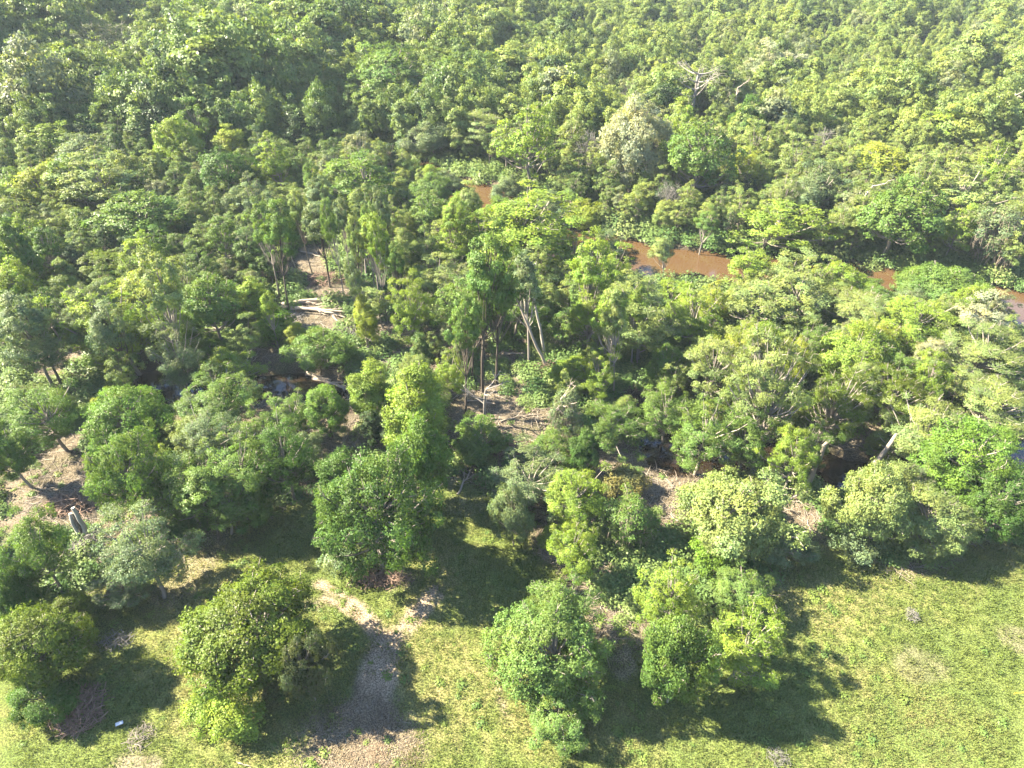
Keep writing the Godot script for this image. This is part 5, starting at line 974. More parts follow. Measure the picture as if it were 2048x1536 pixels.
	stand("upright_tree", "upright", 2, "mid", -39.4, -41.4, 7.6, 1.9, "green tree cut by the left edge above the bare tan ground", "upright broadleaf trees")
	stand("upright_tree", "upright", 3, "deep", 6.0, -41.5, 6.4, 1.4, "dark green upright tree in front of the vine-clad mound", "upright broadleaf trees")
	stand("open_tree", "open", 14, "mid", 23.2, -42.1, 6.6, 1.5, "mid green open-crowned tree in front of the tall pale feathery tree", "open-crowned broadleaf trees")
	stand("bushy_tree", "bushy", 15, "fresh", -28.3, -42.1, 3.7, 1.7, "bright yellow-green low bushy tree right of the dense dark left tree", "low bushy trees")
	stand("open_tree", "open", 15, "mid", -31.0, -42.2, 4.3, 1.5, "mid green open-crowned tree in front of the dense dark left tree", "open-crowned broadleaf trees")
	stand("open_tree", "open", 16, "grey", -25.0, -42.8, 6.9, 2.8, "grey-green tree behind the oval left tree", "open-crowned broadleaf trees")
	stand("layered_tree", "layered", 1, "pale", 33.3, -43.2, 9.0, 3.6, "layered feathery light green tree with grey twigs near the right edge", "tiered feathery trees")
	stand("open_tree", "open", 17, "mid", 19.2, -43.3, 7.0, 2.8, "green tree leaning over the dark creek", "open-crowned broadleaf trees")
	stand("upright_tree", "upright", 4, "fresh", -6.9, -43.4, 11.7, 3.4, "tall bright green tree rising right behind the big deep green tree", "upright broadleaf trees")
	stand("bushy_tree", "bushy", 16, "grey", -17.3, -43.6, 4.2, 2.1, "grey-green low bushy tree behind the big deep green tree", "low bushy trees")
	stand("round_tree", "round", 8, "mid", 2.9, -43.7, 4.0, 2.2, "green round crown above the grey-green thicket tree", "round-crowned broadleaf trees")
	stand("open_tree", "open", 18, "mid", 15.6, -43.8, 8.0, 3.2, "green bushy crown over the creek bend", "open-crowned broadleaf trees")
	stand("open_tree", "open", 19, "mid", -21.0, -44.7, 5.0, 2.0, "feathery green crown above the pale dead trunk", "open-crowned broadleaf trees")
	stand("layered_tree", "layered", 2, "pale", 21.3, -44.7, 15.3, 3.1, "tall pale feathery tree rising over the dark creek", "tiered feathery trees")
	stand("bushy_tree", "bushy", 17, "pale", -27.4, -45.1, 4.4, 1.9, "pale green low bushy tree right of the dense dark left tree", "low bushy trees")
	stand("bushy_tree", "bushy", 18, "mid", -2.7, -45.6, 3.2, 2.5, "dark green bushes below the broken arched dead tree", "low bushy trees")
	stand("round_tree", "round", 9, "fresh", 35.5, -45.7, 5.4, 1.5, "bright yellow-green round tree in front of the golden right crown", "round-crowned broadleaf trees")
	stand("open_tree", "open", 20, "mid", -38.6, -45.9, 7.0, 3.1, "open green tree at the left edge above the bare soil", "open-crowned broadleaf trees")
	stand("round_tree", "round", 10, "deep", -30.4, -45.9, 4.6, 2.0, "dark crown right of the dense dark green tree at the left", "round-crowned broadleaf trees")
	stand("round_tree", "round", 11, "grey", -9.8, -46.1, 4.0, 1.5, "grey-green round tree left of the dark centre trunks", "round-crowned broadleaf trees")
	stand("open_tree", "open", 21, "mid", 8.5, -46.7, 4.4, 3.0, "green tree right of the grey vine-clad mound", "open-crowned broadleaf trees")
	stand("round_tree", "round", 12, "vivid", -33.0, -47.0, 6.8, 4.1, "dense dark green tree with golden top at the left", "round-crowned broadleaf trees")
	stand("vine_tree", "vine", 1, "grey", 4.3, -47.3, 6.5, 1.7, "grey vine-clad dead stump mound in the centre", "vine-hung trees")
	stand("layered_tree", "layered", 3, "sun", 26.8, -47.3, 8.6, 3.1, "yellow-green tiered tree over the creek with its trunk in shade", "tiered feathery trees")
	stand("open_tree", "open", 22, "mid", -18.8, -47.5, 4.8, 2.3, "soft green crown left of the vivid upright tree", "open-crowned broadleaf trees")
	stand("upright_tree", "upright", 5, "vivid", -16.1, -47.6, 6.4, 2.1, "vivid green leafy tree left of the bright upright pair", "upright broadleaf trees")
	stand("open_tree", "open", 23, "mid", 13.6, -47.7, 6.3, 2.5, "mid green crown left of the creek bend", "open-crowned broadleaf trees")
	stand("open_tree", "open", 24, "grey", 21.3, -48.1, 7.5, 1.6, "grey-green open-crowned tree left of the tall pale feathery tree", "open-crowned broadleaf trees")
	stand("layered_tree", "layered", 4, "pale", 41.1, -48.2, 6.5, 4.4, "pale flat-tiered tree at the right edge above the vivid crown", "tiered feathery trees")
	stand("upright_tree", "upright", 6, "fresh", -12.1, -48.4, 7.6, 2.4, "bright yellow-green tree between the vivid tree and the tall bright tree", "upright broadleaf trees")
	stand("round_tree", "round", 13, "fresh", -8.8, -48.7, 4.8, 1.8, "bright yellow-green round tree left of the dark centre trunks", "round-crowned broadleaf trees")
	stand("open_tree", "open", 25, "mid", -25.9, -48.7, 5.9, 3.5, "soft green spreading tree right of the dark creek gap at the left", "open-crowned broadleaf trees")
	stand("layered_tree", "layered", 5, "sun", 34.0, -49.1, 6.4, 2.6, "small olive-green layered tree behind the feathery right-edge tree", "tiered feathery trees")
	stand("open_tree", "open", 26, "pale", -6.7, -49.2, 6.1, 1.7, "pale green open-crowned tree left of the dark centre trunks", "open-crowned broadleaf trees")
	stand("open_tree", "open", 27, "pale", 23.6, -50.3, 6.0, 1.6, "pale green open-crowned tree behind the tall pale feathery tree", "open-crowned broadleaf trees")
	stand("open_tree", "open", 28, "pale", 30.4, -50.4, 6.5, 1.6, "pale green open-crowned tree right of the tall pale feathery tree", "open-crowned broadleaf trees")
	stand("open_tree", "open", 29, "fresh", 36.9, -50.5, 8.1, 1.9, "bright yellow-green open-crowned tree in front of the golden right crown", "open-crowned broadleaf trees")
	stand("slender_tree", "slender", 1, "mid", -4.4, -50.6, 13.2, 1.6, "slender dark-trunked tree left of the tallest centre trunk", "slender bare-trunked trees", "dark_bark")
	stand("round_tree", "round", 14, "yellow", -36.8, -51.3, 2.6, 2.0, "golden-green new growth crown beside the dense dark green tree", "round-crowned broadleaf trees")
	stand("open_tree", "open", 30, "fresh", 7.7, -51.5, 6.5, 1.9, "bright light crown above the vine-clad stump", "open-crowned broadleaf trees")
	stand("open_tree", "open", 31, "pale", 18.7, -51.7, 7.7, 3.1, "pale green twiggy tree between the creek and the river", "open-crowned broadleaf trees")
	stand("bushy_tree", "bushy", 19, "pale", 28.8, -51.7, 4.1, 1.7, "pale green low bushy tree behind the tall pale feathery tree", "low bushy trees")
	stand("open_tree", "open", 32, "mid", 35.7, -52.1, 6.0, 1.7, "mid green open-crowned tree in front of the golden right crown", "open-crowned broadleaf trees")
	stand("open_tree", "open", 33, "yellow", 25.1, -52.5, 7.9, 1.7, "right-hand golden green open-crowned tree behind the tall pale feathery tree", "open-crowned broadleaf trees")
	stand("open_tree", "open", 34, "fresh", -5.9, -53.2, 5.8, 1.6, "bright yellow-green open-crowned tree left of the dark centre trunks", "open-crowned broadleaf trees")
	stand("slender_tree", "slender", 2, "pale", 9.8, -54.0, 12.0, 1.4, "slender grey-stemmed tree beside the two-stemmed tree", "slender bare-trunked trees")
	stand("round_tree", "round", 15, "white", 23.5, -54.0, 6.9, 2.0, "whitish round tree behind the tall pale feathery tree", "round-crowned broadleaf trees")
	stand("round_tree", "round", 16, "pale", -8.9, -54.2, 4.5, 1.7, "pale green round tree left of the dark centre trunks", "round-crowned broadleaf trees")
	stand("open_tree", "open", 35, "grey", -31.6, -54.3, 8.3, 2.7, "grey-green tree over the dark creek gap at the left", "open-crowned broadleaf trees")
	stand("slender_tree", "slender", 3, "mid", -2.8, -54.4, 16.8, 2.3, "tall dark-trunked slender tree in the centre swamp", "slender bare-trunked trees", "dark_bark")
	stand("layered_tree", "layered", 6, "pale", 43.8, -54.5, 6.7, 4.5, "higher pale tiered tree at the right edge", "tiered feathery trees")
	stand("round_tree", "round", 17, "mid", 14.2, -54.7, 5.5, 2.3, "mid green round tree behind the creek bend", "round-crowned broadleaf trees")
	stand("open_tree", "open", 36, "grey", -44.8, -54.9, 8.6, 3.4, "grey-green wide tree at the left edge beside the sandy patch", "open-crowned broadleaf trees")
	stand("round_tree", "round", 18, "fresh", 31.3, -55.2, 8.0, 4.2, "broad bright green crown right of the tall pale feathery tree", "round-crowned broadleaf trees")
	stand("layered_tree", "layered", 7, "white", 39.6, -55.2, 6.1, 1.9, "whitish tiered tree right of the golden right crown", "tiered feathery trees")
	stand("open_tree", "open", 37, "fresh", -27.3, -55.4, 5.7, 3.0, "thin light green saplings by the dark creek gap at the left", "open-crowned broadleaf trees")
	stand("bushy_tree", "bushy", 20, "fresh", 5.6, -55.4, 3.1, 2.3, "light green low tree above the vine-clad stump", "low bushy trees")
	stand("slender_tree", "slender", 4, "fresh", 9.4, -55.6, 11.2, 1.7, "slender crooked tree with two stems above the vine mound", "slender bare-trunked trees", "pale_bark")
	stand("slender_tree", "slender", 5, "grey", -36.7, -55.6, 11.2, 2.0, "slender leaning tree beside the creek gap at the left", "slender bare-trunked trees", "dark_bark")
	stand("slender_tree", "slender", 6, "grey", -44.3, -55.6, 10.5, 2.0, "dark leaning trunk tree beside the sandy patch at the left", "slender bare-trunked trees", "dark_bark")
	stand("slender_tree", "slender", 7, "mid", -1.4, -55.7, 13.8, 2.0, "slender dark-trunked tree right of the tallest centre trunk", "slender bare-trunked trees", "dark_bark")
	stand("slender_tree", "slender", 8, "mid", -3.9, -56.0, 11.8, 1.7, "thin trunked tree behind the centre swamp trunks", "slender bare-trunked trees", "dark_bark")
	stand("layered_tree", "layered", 8, "mid", 28.0, -56.2, 7.0, 2.0, "mid green tiered tree left of the golden right crown", "tiered feathery trees")
	stand("layered_tree", "layered", 9, "yellow", 20.8, -56.2, 7.5, 2.3, "golden green tiered tree behind the tall pale feathery tree", "tiered feathery trees")
	stand("round_tree", "round", 19, "fresh", 23.8, -56.3, 6.6, 2.1, "bright yellow-green round tree behind the tall pale feathery tree", "round-crowned broadleaf trees")
	stand("slender_tree", "slender", 9, "pale", -32.6, -56.4, 14.8, 2.2, "forked leaning tree over the dark creek gap at the left", "slender bare-trunked trees")
	stand("bushy_tree", "bushy", 21, "mid", 47.5, -56.6, 4.6, 1.8, "mid green low bushy tree right of the golden right crown", "low bushy trees")
	stand("bushy_tree", "bushy", 22, "pale", 18.4, -56.6, 4.9, 2.2, "pale green low bushy tree behind the creek bend", "low bushy trees")
	stand("round_tree", "round", 20, "yellow", 35.7, -57.3, 6.4, 2.8, "golden-green crown beside the broad bright green crown", "round-crowned broadleaf trees")
	stand("bushy_tree", "bushy", 23, "pale", 41.0, -57.5, 4.1, 1.9, "pale green low bushy tree right of the golden right crown", "low bushy trees")
	stand("open_tree", "open", 38, "fresh", -37.7, -58.1, 10.8, 4.3, "broad light yellow-green tree in the left woods", "open-crowned broadleaf trees")
	stand("open_tree", "open", 39, "grey", -42.2, -58.2, 8.8, 2.6, "grey-green tree above the sandy patch", "open-crowned broadleaf trees")
	stand("open_tree", "open", 40, "pale", 12.6, -58.5, 8.5, 4.1, "light green twiggy tree right of the feathery centre tree", "open-crowned broadleaf trees")
	stand("slender_tree", "slender", 10, "fresh", 12.2, -58.5, 9.2, 1.5, "slender tree in the green thicket right of centre", "slender bare-trunked trees", "pale_bark")
	stand("bushy_tree", "bushy", 24, "mid", -19.1, -58.5, 4.0, 3.2, "low green thicket above the second bleached log pile", "low bushy trees")
	stand("slender_tree", "slender", 11, "grey", 1.7, -58.7, 12.8, 2.0, "pale-trunked slender tree in the centre", "slender bare-trunked trees", "pale_bark")
	stand("bushy_tree", "bushy", 25, "mid", 24.0, -58.8, 4.4, 2.2, "mid green low bushy tree behind the tall pale feathery tree", "low bushy trees")
	stand("bushy_tree", "bushy", 26, "mid", -30.6, -58.9, 3.1, 1.9, "mid green low bushy tree left of the second log pile", "low bushy trees")
	stand("open_tree", "open", 41, "mid", -33.2, -59.0, 8.0, 2.1, "mid green open-crowned tree behind the dense dark left tree", "open-crowned broadleaf trees")
	stand("bushy_tree", "bushy", 27, "pale", 35.3, -60.4, 4.4, 1.8, "pale green low bushy tree behind the golden right crown", "low bushy trees")
	stand("layered_tree", "layered", 10, "fresh", 7.7, -60.5, 9.3, 2.4, "light green feathery tree with thin tall trunk in the centre", "tiered feathery trees")
	stand("slender_tree", "slender", 12, "fresh", 7.9, -60.7, 13.5, 2.1, "tall thin brown-trunked tree in the centre right", "slender bare-trunked trees")
	stand("open_tree", "open", 42, "fresh", 18.4, -60.8, 7.1, 3.2, "light green tree on the near river bank, right of the water gap", "open-crowned broadleaf trees")
	stand("upright_tree", "upright", 7, "yellow", -15.1, -61.3, 6.9, 1.7, "yellow-green tree right of the fallen log fan", "upright broadleaf trees")
	stand("open_tree", "open", 43, "fresh", -9.9, -61.3, 8.5, 2.5, "light green tree in the middle left of the tall trunks", "open-crowned broadleaf trees")
	stand("open_tree", "open", 44, "fresh", 41.8, -61.3, 6.5, 4.0, "light green tree before the right stretch of the river", "open-crowned broadleaf trees")
	stand("upright_tree", "upright", 8, "yellow", -22.2, -61.5, 4.0, 1.4, "small feathery golden sapling below the fallen log fan", "upright broadleaf trees")
	stand("bushy_tree", "bushy", 28, "mid", 15.4, -61.5, 4.1, 1.9, "mid green low bushy tree behind the creek bend", "low bushy trees")
	stand("bushy_tree", "bushy", 29, "sun", -50.4, -61.6, 3.3, 2.0, "olive-green low bushy tree left of the sandy patch", "low bushy trees")
	stand("slender_tree", "slender", 13, "fresh", -24.4, -61.7, 7.0, 0.9, "bright thin pole tree left above the second log pile", "slender bare-trunked trees")
	stand("open_tree", "wood_open", 0, "white", 48.1, -62.3, 5.5, 3.3, "whitish-topped tree beside the river at the right edge", "open-crowned broadleaf trees")
	stand("round_tree", "wood_round", 0, "mid", -30.2, -62.3, 8.6, 3.5, "rounded green tree left of the fallen log fan", "round-crowned broadleaf trees")
	stand("open_tree", "wood_open", 1, "mid", -4.0, -62.5, 8.3, 3.0, "spreading green crown over the tall dark trunks", "open-crowned broadleaf trees")
	stand("vine_tree", "vine", 2, "mid", 5.3, -62.6, 4.0, 2.6, "vine-covered green tree behind the leaning trunks", "vine-hung trees")
	stand("slender_tree", "slender", 14, "grey", -14.8, -62.6, 10.8, 1.0, "grey-green thin pole tree in the tangle above the second log pile", "slender bare-trunked trees", "pale_bark")
	stand("open_tree", "wood_open", 2, "deep", -47.9, -63.0, 6.5, 2.0, "left-hand dark green open-crowned tree behind the sandy patch", "open-crowned broadleaf trees")
	stand("open_tree", "wood_open", 3, "yellow", 20.6, -63.2, 6.7, 1.8, "left-hand golden green open-crowned tree behind the tall pale feathery tree", "open-crowned broadleaf trees")
	stand("shrub", "shrub", 6, "vivid", -25.3, -63.6, 3.1, 2.0, "green bush below the fallen log fan", "bushes at the wood edge")
	stand("round_tree", "wood_round", 1, "grey", -43.8, -64.1, 6.6, 2.4, "grey-green round tree right of the sandy patch", "round-crowned broadleaf trees")
	stand("open_tree", "wood_open", 4, "mid", 0.3, -64.4, 7.4, 3.3, "green crown over the pale leaning trunks", "open-crowned broadleaf trees")
	stand("layered_tree", "layered", 11, "pale", 36.5, -64.5, 6.3, 3.6, "pale feathery tree near the right stretch of the river", "tiered feathery trees")
	stand("open_tree", "wood_open", 5, "pale", 24.9, -64.6, 7.2, 3.6, "whitish green twiggy tree below the river gap", "open-crowned broadleaf trees")
	stand("open_tree", "wood_open", 6, "pale", -34.5, -65.2, 9.0, 2.5, "pale green open-crowned tree right of the sandy patch", "open-crowned broadleaf trees")
	stand("open_tree", "wood_open", 7, "pale", 31.2, -65.8, 6.0, 4.0, "pale yellowish tree right of the river gap", "open-crowned broadleaf trees")
	stand("open_tree", "wood_open", 8, "pale", -14.1, -65.8, 5.0, 2.0, "thin pale tree right of the log clearing", "open-crowned broadleaf trees")
	stand("upright_tree", "wood_upright", 0, "fresh", -27.9, -66.1, 7.1, 1.7, "narrow light green tree left of the fallen log fan", "upright broadleaf trees")
	stand("bushy_tree", "bushy", 30, "fresh", 49.4, -66.2, 5.2, 2.0, "bright yellow-green low bushy tree left of the right stretch of river", "low bushy trees")
	stand("open_tree", "wood_open", 9, "mid", 7.9, -66.8, 6.5, 2.2, "mid green open-crowned tree right of the dark centre trunks", "open-crowned broadleaf trees")
	stand("open_tree", "wood_open", 10, "fresh", 17.7, -67.0, 4.9, 3.2, "light yellow-green tree below the right part of the river gap", "open-crowned broadleaf trees")
	stand("slender_tree", "slender", 15, "fresh", -13.8, -67.1, 12.0, 1.0, "bright thin pole tree before the yellow-green tree past the log fan", "slender bare-trunked trees")
	stand("open_tree", "wood_open", 11, "pale", 12.3, -67.3, 5.6, 3.4, "pale green tree directly below the river gap", "open-crowned broadleaf trees")
	stand("round_tree", "wood_round", 2, "fresh", -53.1, -67.6, 8.0, 2.6, "bright green round tree at the far left edge above the sandy patch", "round-crowned broadleaf trees")
	stand("slender_tree", "slender", 16, "mid", -12.5, -67.6, 10.2, 1.0, "green thin pole tree at the right of the open tangle", "slender bare-trunked trees", "dark_bark")
	stand("open_tree", "wood_open", 12, "fresh", -1.3, -67.6, 7.2, 2.4, "bright yellow-green open-crowned tree behind the dark centre trunks", "open-crowned broadleaf trees")
	stand("open_tree", "wood_open", 13, "yellow", -41.0, -67.9, 6.1, 3.2, "yellowish crown at the top of the broad light tree in the left woods", "open-crowned broadleaf trees")
	stand("open_tree", "wood_open", 14, "mid", -38.0, -68.9, 5.9, 2.0, "mid green open-crowned tree right of the sandy patch", "open-crowned broadleaf trees")
	stand("slender_tree", "slender", 17, "mid", -25.3, -69.2, 13.5, 1.7, "thin dark-trunked tree in front of the fallen log fan", "slender bare-trunked trees", "dark_bark")
	stand("slender_tree", "slender", 18, "pale", -16.8, -69.8, 12.2, 1.0, "pale thin pole tree beside the right end of the log fan", "slender bare-trunked trees", "dark_bark")
	stand("open_tree", "wood_open", 15, "pale", -8.6, -70.1, 6.1, 3.2, "pale green tree in the centre of the woods", "open-crowned broadleaf trees")
	stand("upright_tree", "wood_upright", 1, "yellow", -51.0, -70.3, 4.0, 2.1, "small golden tree beside the bright green left-edge tree", "upright broadleaf trees")
	stand("open_tree", "wood_open", 16, "fresh", 10.7, -70.3, 7.6, 2.1, "bright yellow-green open-crowned tree left of the river gap", "open-crowned broadleaf trees")
	stand("upright_tree", "wood_upright", 2, "mid", -53.6, -70.5, 11.2, 2.1, "mid green upright tree behind the sandy patch", "upright broadleaf trees")
	stand("slender_tree", "slender", 19, "fresh", -15.2, -70.9, 11.2, 2.0, "slender leaning tree right behind the fallen log fan", "slender bare-trunked trees")
	stand("bushy_tree", "bushy", 31, "grey", 46.5, -70.9, 3.1, 2.4, "grey-green bank bush right of the small shaded water patch", "low bushy trees")
	stand("bushy_tree", "bushy", 32, "mid", 50.7, -71.3, 5.7, 4.5, "dark green bank bushes by the river at the right", "low bushy trees")
	stand("bushy_tree", "bushy", 33, "mid", 42.2, -71.6, 3.5, 2.4, "green bank bush left of the small shaded water patch", "low bushy trees")
	stand("round_tree", "wood_round", 3, "pale", -3.0, -71.7, 5.7, 2.0, "pale green round tree behind the dark centre trunks", "round-crowned broadleaf trees")
	stand("slender_tree", "slender", 20, "mid", -19.5, -72.0, 12.5, 1.0, "green thin pole tree amid the thin poles right of the log fan", "slender bare-trunked trees", "pale_bark")
	stand("open_tree", "wood_open", 17, "fresh", -40.3, -72.6, 8.6, 2.3, "bright yellow-green open-crowned tree right of the sandy patch", "open-crowned broadleaf trees")
	stand("slender_tree", "slender", 21, "mid", -27.3, -72.6, 12.0, 1.6, "thin trunked tree at the left end of the fallen log fan", "slender bare-trunked trees")
	stand("open_tree", "wood_open", 18, "fresh", 27.3, -73.3, 6.4, 3.3, "light green tree close right of the river gap", "open-crowned broadleaf trees")
	stand("slender_tree", "slender", 22, "mid", -16.2, -73.8, 11.5, 1.1, "green thin pole tree in the tangle behind the log fan", "slender bare-trunked trees", "pale_bark")
	stand("bushy_tree", "bushy", 34, "fresh", 41.8, -74.0, 2.7, 1.9, "bright low bush left of the small shaded water patch", "low bushy trees")
	stand("bushy_tree", "bushy", 35, "mid", 42.4, -75.0, 2.8, 2.2, "mid green low bush hiding the river left of the small shaded water patch", "low bushy trees")
	stand("slender_tree", "slender", 23, "grey", -21.8, -75.0, 11.0, 1.8, "slender tree at the right of the log clearing", "slender bare-trunked trees", "dark_bark")
	stand("bushy_tree", "bushy", 36, "fresh", 39.3, -75.0, 4.4, 3.4, "light green bank tree before the small shaded water patch", "low bushy trees")
	stand("open_tree", "wood_open", 19, "fresh", -58.6, -75.1, 7.7, 2.4, "bright yellow-green open-crowned tree in front of the left frame edge", "open-crowned broadleaf trees")
	stand("round_tree", "wood_round", 4, "sun", -48.8, -75.4, 4.4, 3.1, "rounded olive-green crown in the left woods", "round-crowned broadleaf trees")
	stand("bushy_tree", "bushy", 37, "mid", 49.0, -75.6, 4.4, 3.5, "green bank bushes under the large far-bank tree", "low bushy trees")
	stand("open_tree", "wood_open", 20, "pale", 32.6, -75.6, 6.6, 3.4, "whitish green tree on the near bank right of the river gap", "open-crowned broadleaf trees")
	stand("open_tree", "wood_open", 21, "deep", -54.4, -75.7, 7.6, 2.1, "dark green open-crowned tree near the left frame edge", "open-crowned broadleaf trees")
	stand("open_tree", "wood_open", 22, "fresh", 7.7, -76.0, 6.8, 3.1, "bright light tree close left of the river gap", "open-crowned broadleaf trees")
	stand("slender_tree", "slender", 24, "grey", -19.3, -76.2, 10.8, 1.1, "grey-green thin pole tree in the open tangle above the log fan", "slender bare-trunked trees")
	stand("open_tree", "wood_open", 23, "fresh", -7.0, -76.5, 6.4, 2.2, "light tree beside the dark river gap", "open-crowned broadleaf trees")
	stand("slender_tree", "slender", 25, "pale", -17.6, -76.8, 11.8, 1.8, "slender pale tree right of the log clearing", "slender bare-trunked trees")
	stand("slender_tree", "slender", 26, "grey", -25.9, -76.8, 11.8, 1.1, "grey-green thin pole tree left of the log clearing", "slender bare-trunked trees")
	stand("slender_tree", "slender", 27, "grey", -14.3, -76.8, 11.8, 1.1, "grey-green thin pole tree at the right rim of the open tangle", "slender bare-trunked trees", "dark_bark")
	stand("open_tree", "wood_open", 24, "deep", -42.8, -76.9, 6.7, 2.2, "right-hand dark green open-crowned tree behind the sandy patch", "open-crowned broadleaf trees")
	stand("open_tree", "wood_open", 25, "mid", -34.8, -78.1, 8.0, 2.1, "mid green open-crowned tree left of the fallen log fan", "open-crowned broadleaf trees")
	stand("open_tree", "wood_open", 26, "fresh", -57.6, -78.5, 8.4, 2.2, "bright yellow-green open-crowned tree near the left frame edge", "open-crowned broadleaf trees")
	stand("slender_tree", "slender", 28, "fresh", -7.7, -78.7, 10.2, 1.9, "forked slender tree left of the dark river gap", "slender bare-trunked trees", "dark_bark")
	stand("slender_tree", "slender", 29, "pale", 19.0, -78.7, 6.2, 1.6, "thin pale young tree standing in front of the river water", "slender bare-trunked trees", "pale_bark")
	stand("slender_tree", "slender", 30, "pale", -24.8, -78.7, 10.8, 1.1, "pale thin pole tree at the back left of the log clearing", "slender bare-trunked trees", "dark_bark")
	stand("open_tree", "wood_open", 27, "pale", 3.7, -79.6, 6.6, 3.9, "pale yellowish tree on the near bank left of the river gap", "open-crowned broadleaf trees")
	stand("vine_tree", "vine", 3, "grey", 59.0, -80.6, 8.7, 3.6, "grey tree hung with moss at the right edge", "vine-hung trees")
	stand("open_tree", "wood_open", 28, "fresh", -3.9, -80.8, 7.3, 2.9, "light green tree below the river bend", "open-crowned broadleaf trees")
	stand("open_tree", "wood_open", 29, "pale", 9.4, -80.9, 4.7, 2.3, "pale tree standing before the hidden middle river", "open-crowned broadleaf trees")
	stand("open_tree", "wood_open", 30, "mid", 5.9, -81.0, 5.5, 2.6, "mid green tree standing before the hidden middle river", "open-crowned broadleaf trees")
	stand("open_tree", "wood_open", 31, "fresh", 1.6, -81.3, 9.7, 6.5, "bright yellow-green open tree before the river bend", "open-crowned broadleaf trees")
	stand("open_tree", "wood_open", 32, "fresh", 54.7, -81.3, 8.2, 2.2, "bright yellow-green open-crowned tree right of the large right far-bank tree", "open-crowned broadleaf trees")
	stand("bushy_tree", "bushy", 38, "grey", -32.7, -81.4, 4.9, 2.7, "grey-green low bushy tree left of the fallen log fan", "low bushy trees")
	stand("round_tree", "wood_round", 5, "mid", 47.4, -82.2, 11.0, 4.9, "large green tree under the golden top on the right far bank", "round-crowned broadleaf trees")
	stand("slender_tree", "slender", 31, "grey", -24.2, -82.8, 10.5, 1.9, "dark-trunked slender tree at the back of the log clearing", "slender bare-trunked trees", "dark_bark")
	stand("round_tree", "wood_round", 6, "mid", -46.5, -83.8, 8.5, 5.3, "large rounded green tree in the left woods behind the clearing", "round-crowned broadleaf trees")
	stand("upright_tree", "wood_upright", 3, "yellow", -29.9, -84.2, 4.1, 1.8, "small vivid yellow-green sapling tree above the log clearing", "upright broadleaf trees")
	stand("slender_tree", "slender", 32, "pale", -5.8, -84.2, 9.5, 1.8, "slender tree beside the dark river gap", "slender bare-trunked trees", "dark_bark")
	stand("open_tree", "wood_open", 33, "fresh", 32.1, -84.4, 8.5, 5.7, "bright light green broad tree on the near river bank", "open-crowned broadleaf trees")
	stand("open_tree", "wood_open", 34, "mid", -9.7, -84.4, 8.5, 3.0, "green tree in front of the river bend on its left", "open-crowned broadleaf trees")
	stand("slender_tree", "slender", 33, "mid", 24.7, -84.9, 7.0, 1.6, "slender grey-trunked tree at the edge of the river water", "slender bare-trunked trees", "pale_bark")
	stand("bushy_tree", "bushy", 39, "grey", 12.0, -85.0, 4.0, 2.7, "low grey-green bank tree above the left end of the river gap", "low bushy trees")
	stand("open_tree", "wood_open", 35, "grey", -33.4, -87.6, 8.2, 2.5, "grey-green open-crowned tree behind the fallen log fan", "open-crowned broadleaf trees")
	stand("open_tree", "wood_open", 36, "mid", -11.2, -87.7, 7.4, 2.4, "mid green open-crowned tree in front of the river bend", "open-crowned broadleaf trees")
	stand("layered_tree", "layered", 12, "pale", 35.2, -89.1, 9.0, 2.7, "pale green tiered tree right of the dense far-bank oak", "tiered feathery trees")
	stand("slender_tree", "slender", 34, "mid", -26.2, -89.5, 10.5, 1.2, "green thin pole tree at the very back of the log clearing", "slender bare-trunked trees", "pale_bark")
	stand("bushy_tree", "bushy", 40, "pale", 54.1, -89.7, 6.0, 2.6, "pale green low bushy tree right of the large right far-bank tree", "low bushy trees")
	stand("bushy_tree", "bushy", 41, "grey", -36.5, -90.2, 6.3, 2.7, "grey-green low bushy tree behind the fallen log fan", "low bushy trees")
	stand("open_tree", "wood_open", 37, "mid", -18.1, -90.5, 11.1, 5.2, "green dense tree group left of the river bend", "open-crowned broadleaf trees")
	stand("bushy_tree", "bushy", 42, "fresh", -6.7, -90.6, 5.2, 2.9, "light green bank tree directly below the upper water patch", "low bushy trees")
	stand("open_tree", "wood_open", 38, "pale", 60.2, -90.7, 9.2, 5.3, "pale green tree in the right woods", "open-crowned broadleaf trees")
	stand("open_tree", "wood_open", 39, "pale", -54.8, -93.1, 9.4, 5.4, "light green broad tree in the left woods", "open-crowned broadleaf trees")
	stand("open_tree", "wood_open", 40, "pale", 55.8, -93.3, 9.6, 2.5, "pale green open-crowned tree behind the large right far-bank tree", "open-crowned broadleaf trees")
	stand("bushy_tree", "bushy", 43, "yellow", 9.9, -93.8, 4.2, 3.3, "vivid yellow-green low tree by the river", "low bushy trees")
	stand("bushy_tree", "bushy", 44, "mid", -1.0, -94.0, 5.2, 3.3, "green bank bush tree right of the river bend", "low bushy trees")
	stand("bushy_tree", "bushy", 45, "grey", 42.0, -94.3, 7.7, 4.0, "grey-green bushy tree left of the golden-topped tree", "low bushy trees")
	stand("upright_tree", "wood_upright", 4, "yellow", -26.2, -94.5, 7.6, 1.6, "slim yellow-green tree in the middle of the woods", "upright broadleaf trees")
	stand("round_tree", "wood_round", 7, "yellow", -64.9, -94.5, 7.8, 3.5, "vivid yellow-green round tree at the far left", "round-crowned broadleaf trees")
	stand("bushy_tree", "bushy", 46, "mid", -23.3, -94.8, 6.2, 2.6, "mid green low bushy tree left of the river bend", "low bushy trees")
	stand("open_tree", "wood_open", 41, "mid", -59.5, -94.8, 9.5, 2.9, "mid green open-crowned tree near the left frame edge", "open-crowned broadleaf trees")
	stand("bushy_tree", "bushy", 47, "pale", 70.7, -94.9, 5.7, 2.8, "pale green low bushy tree near the right woods", "low bushy trees")
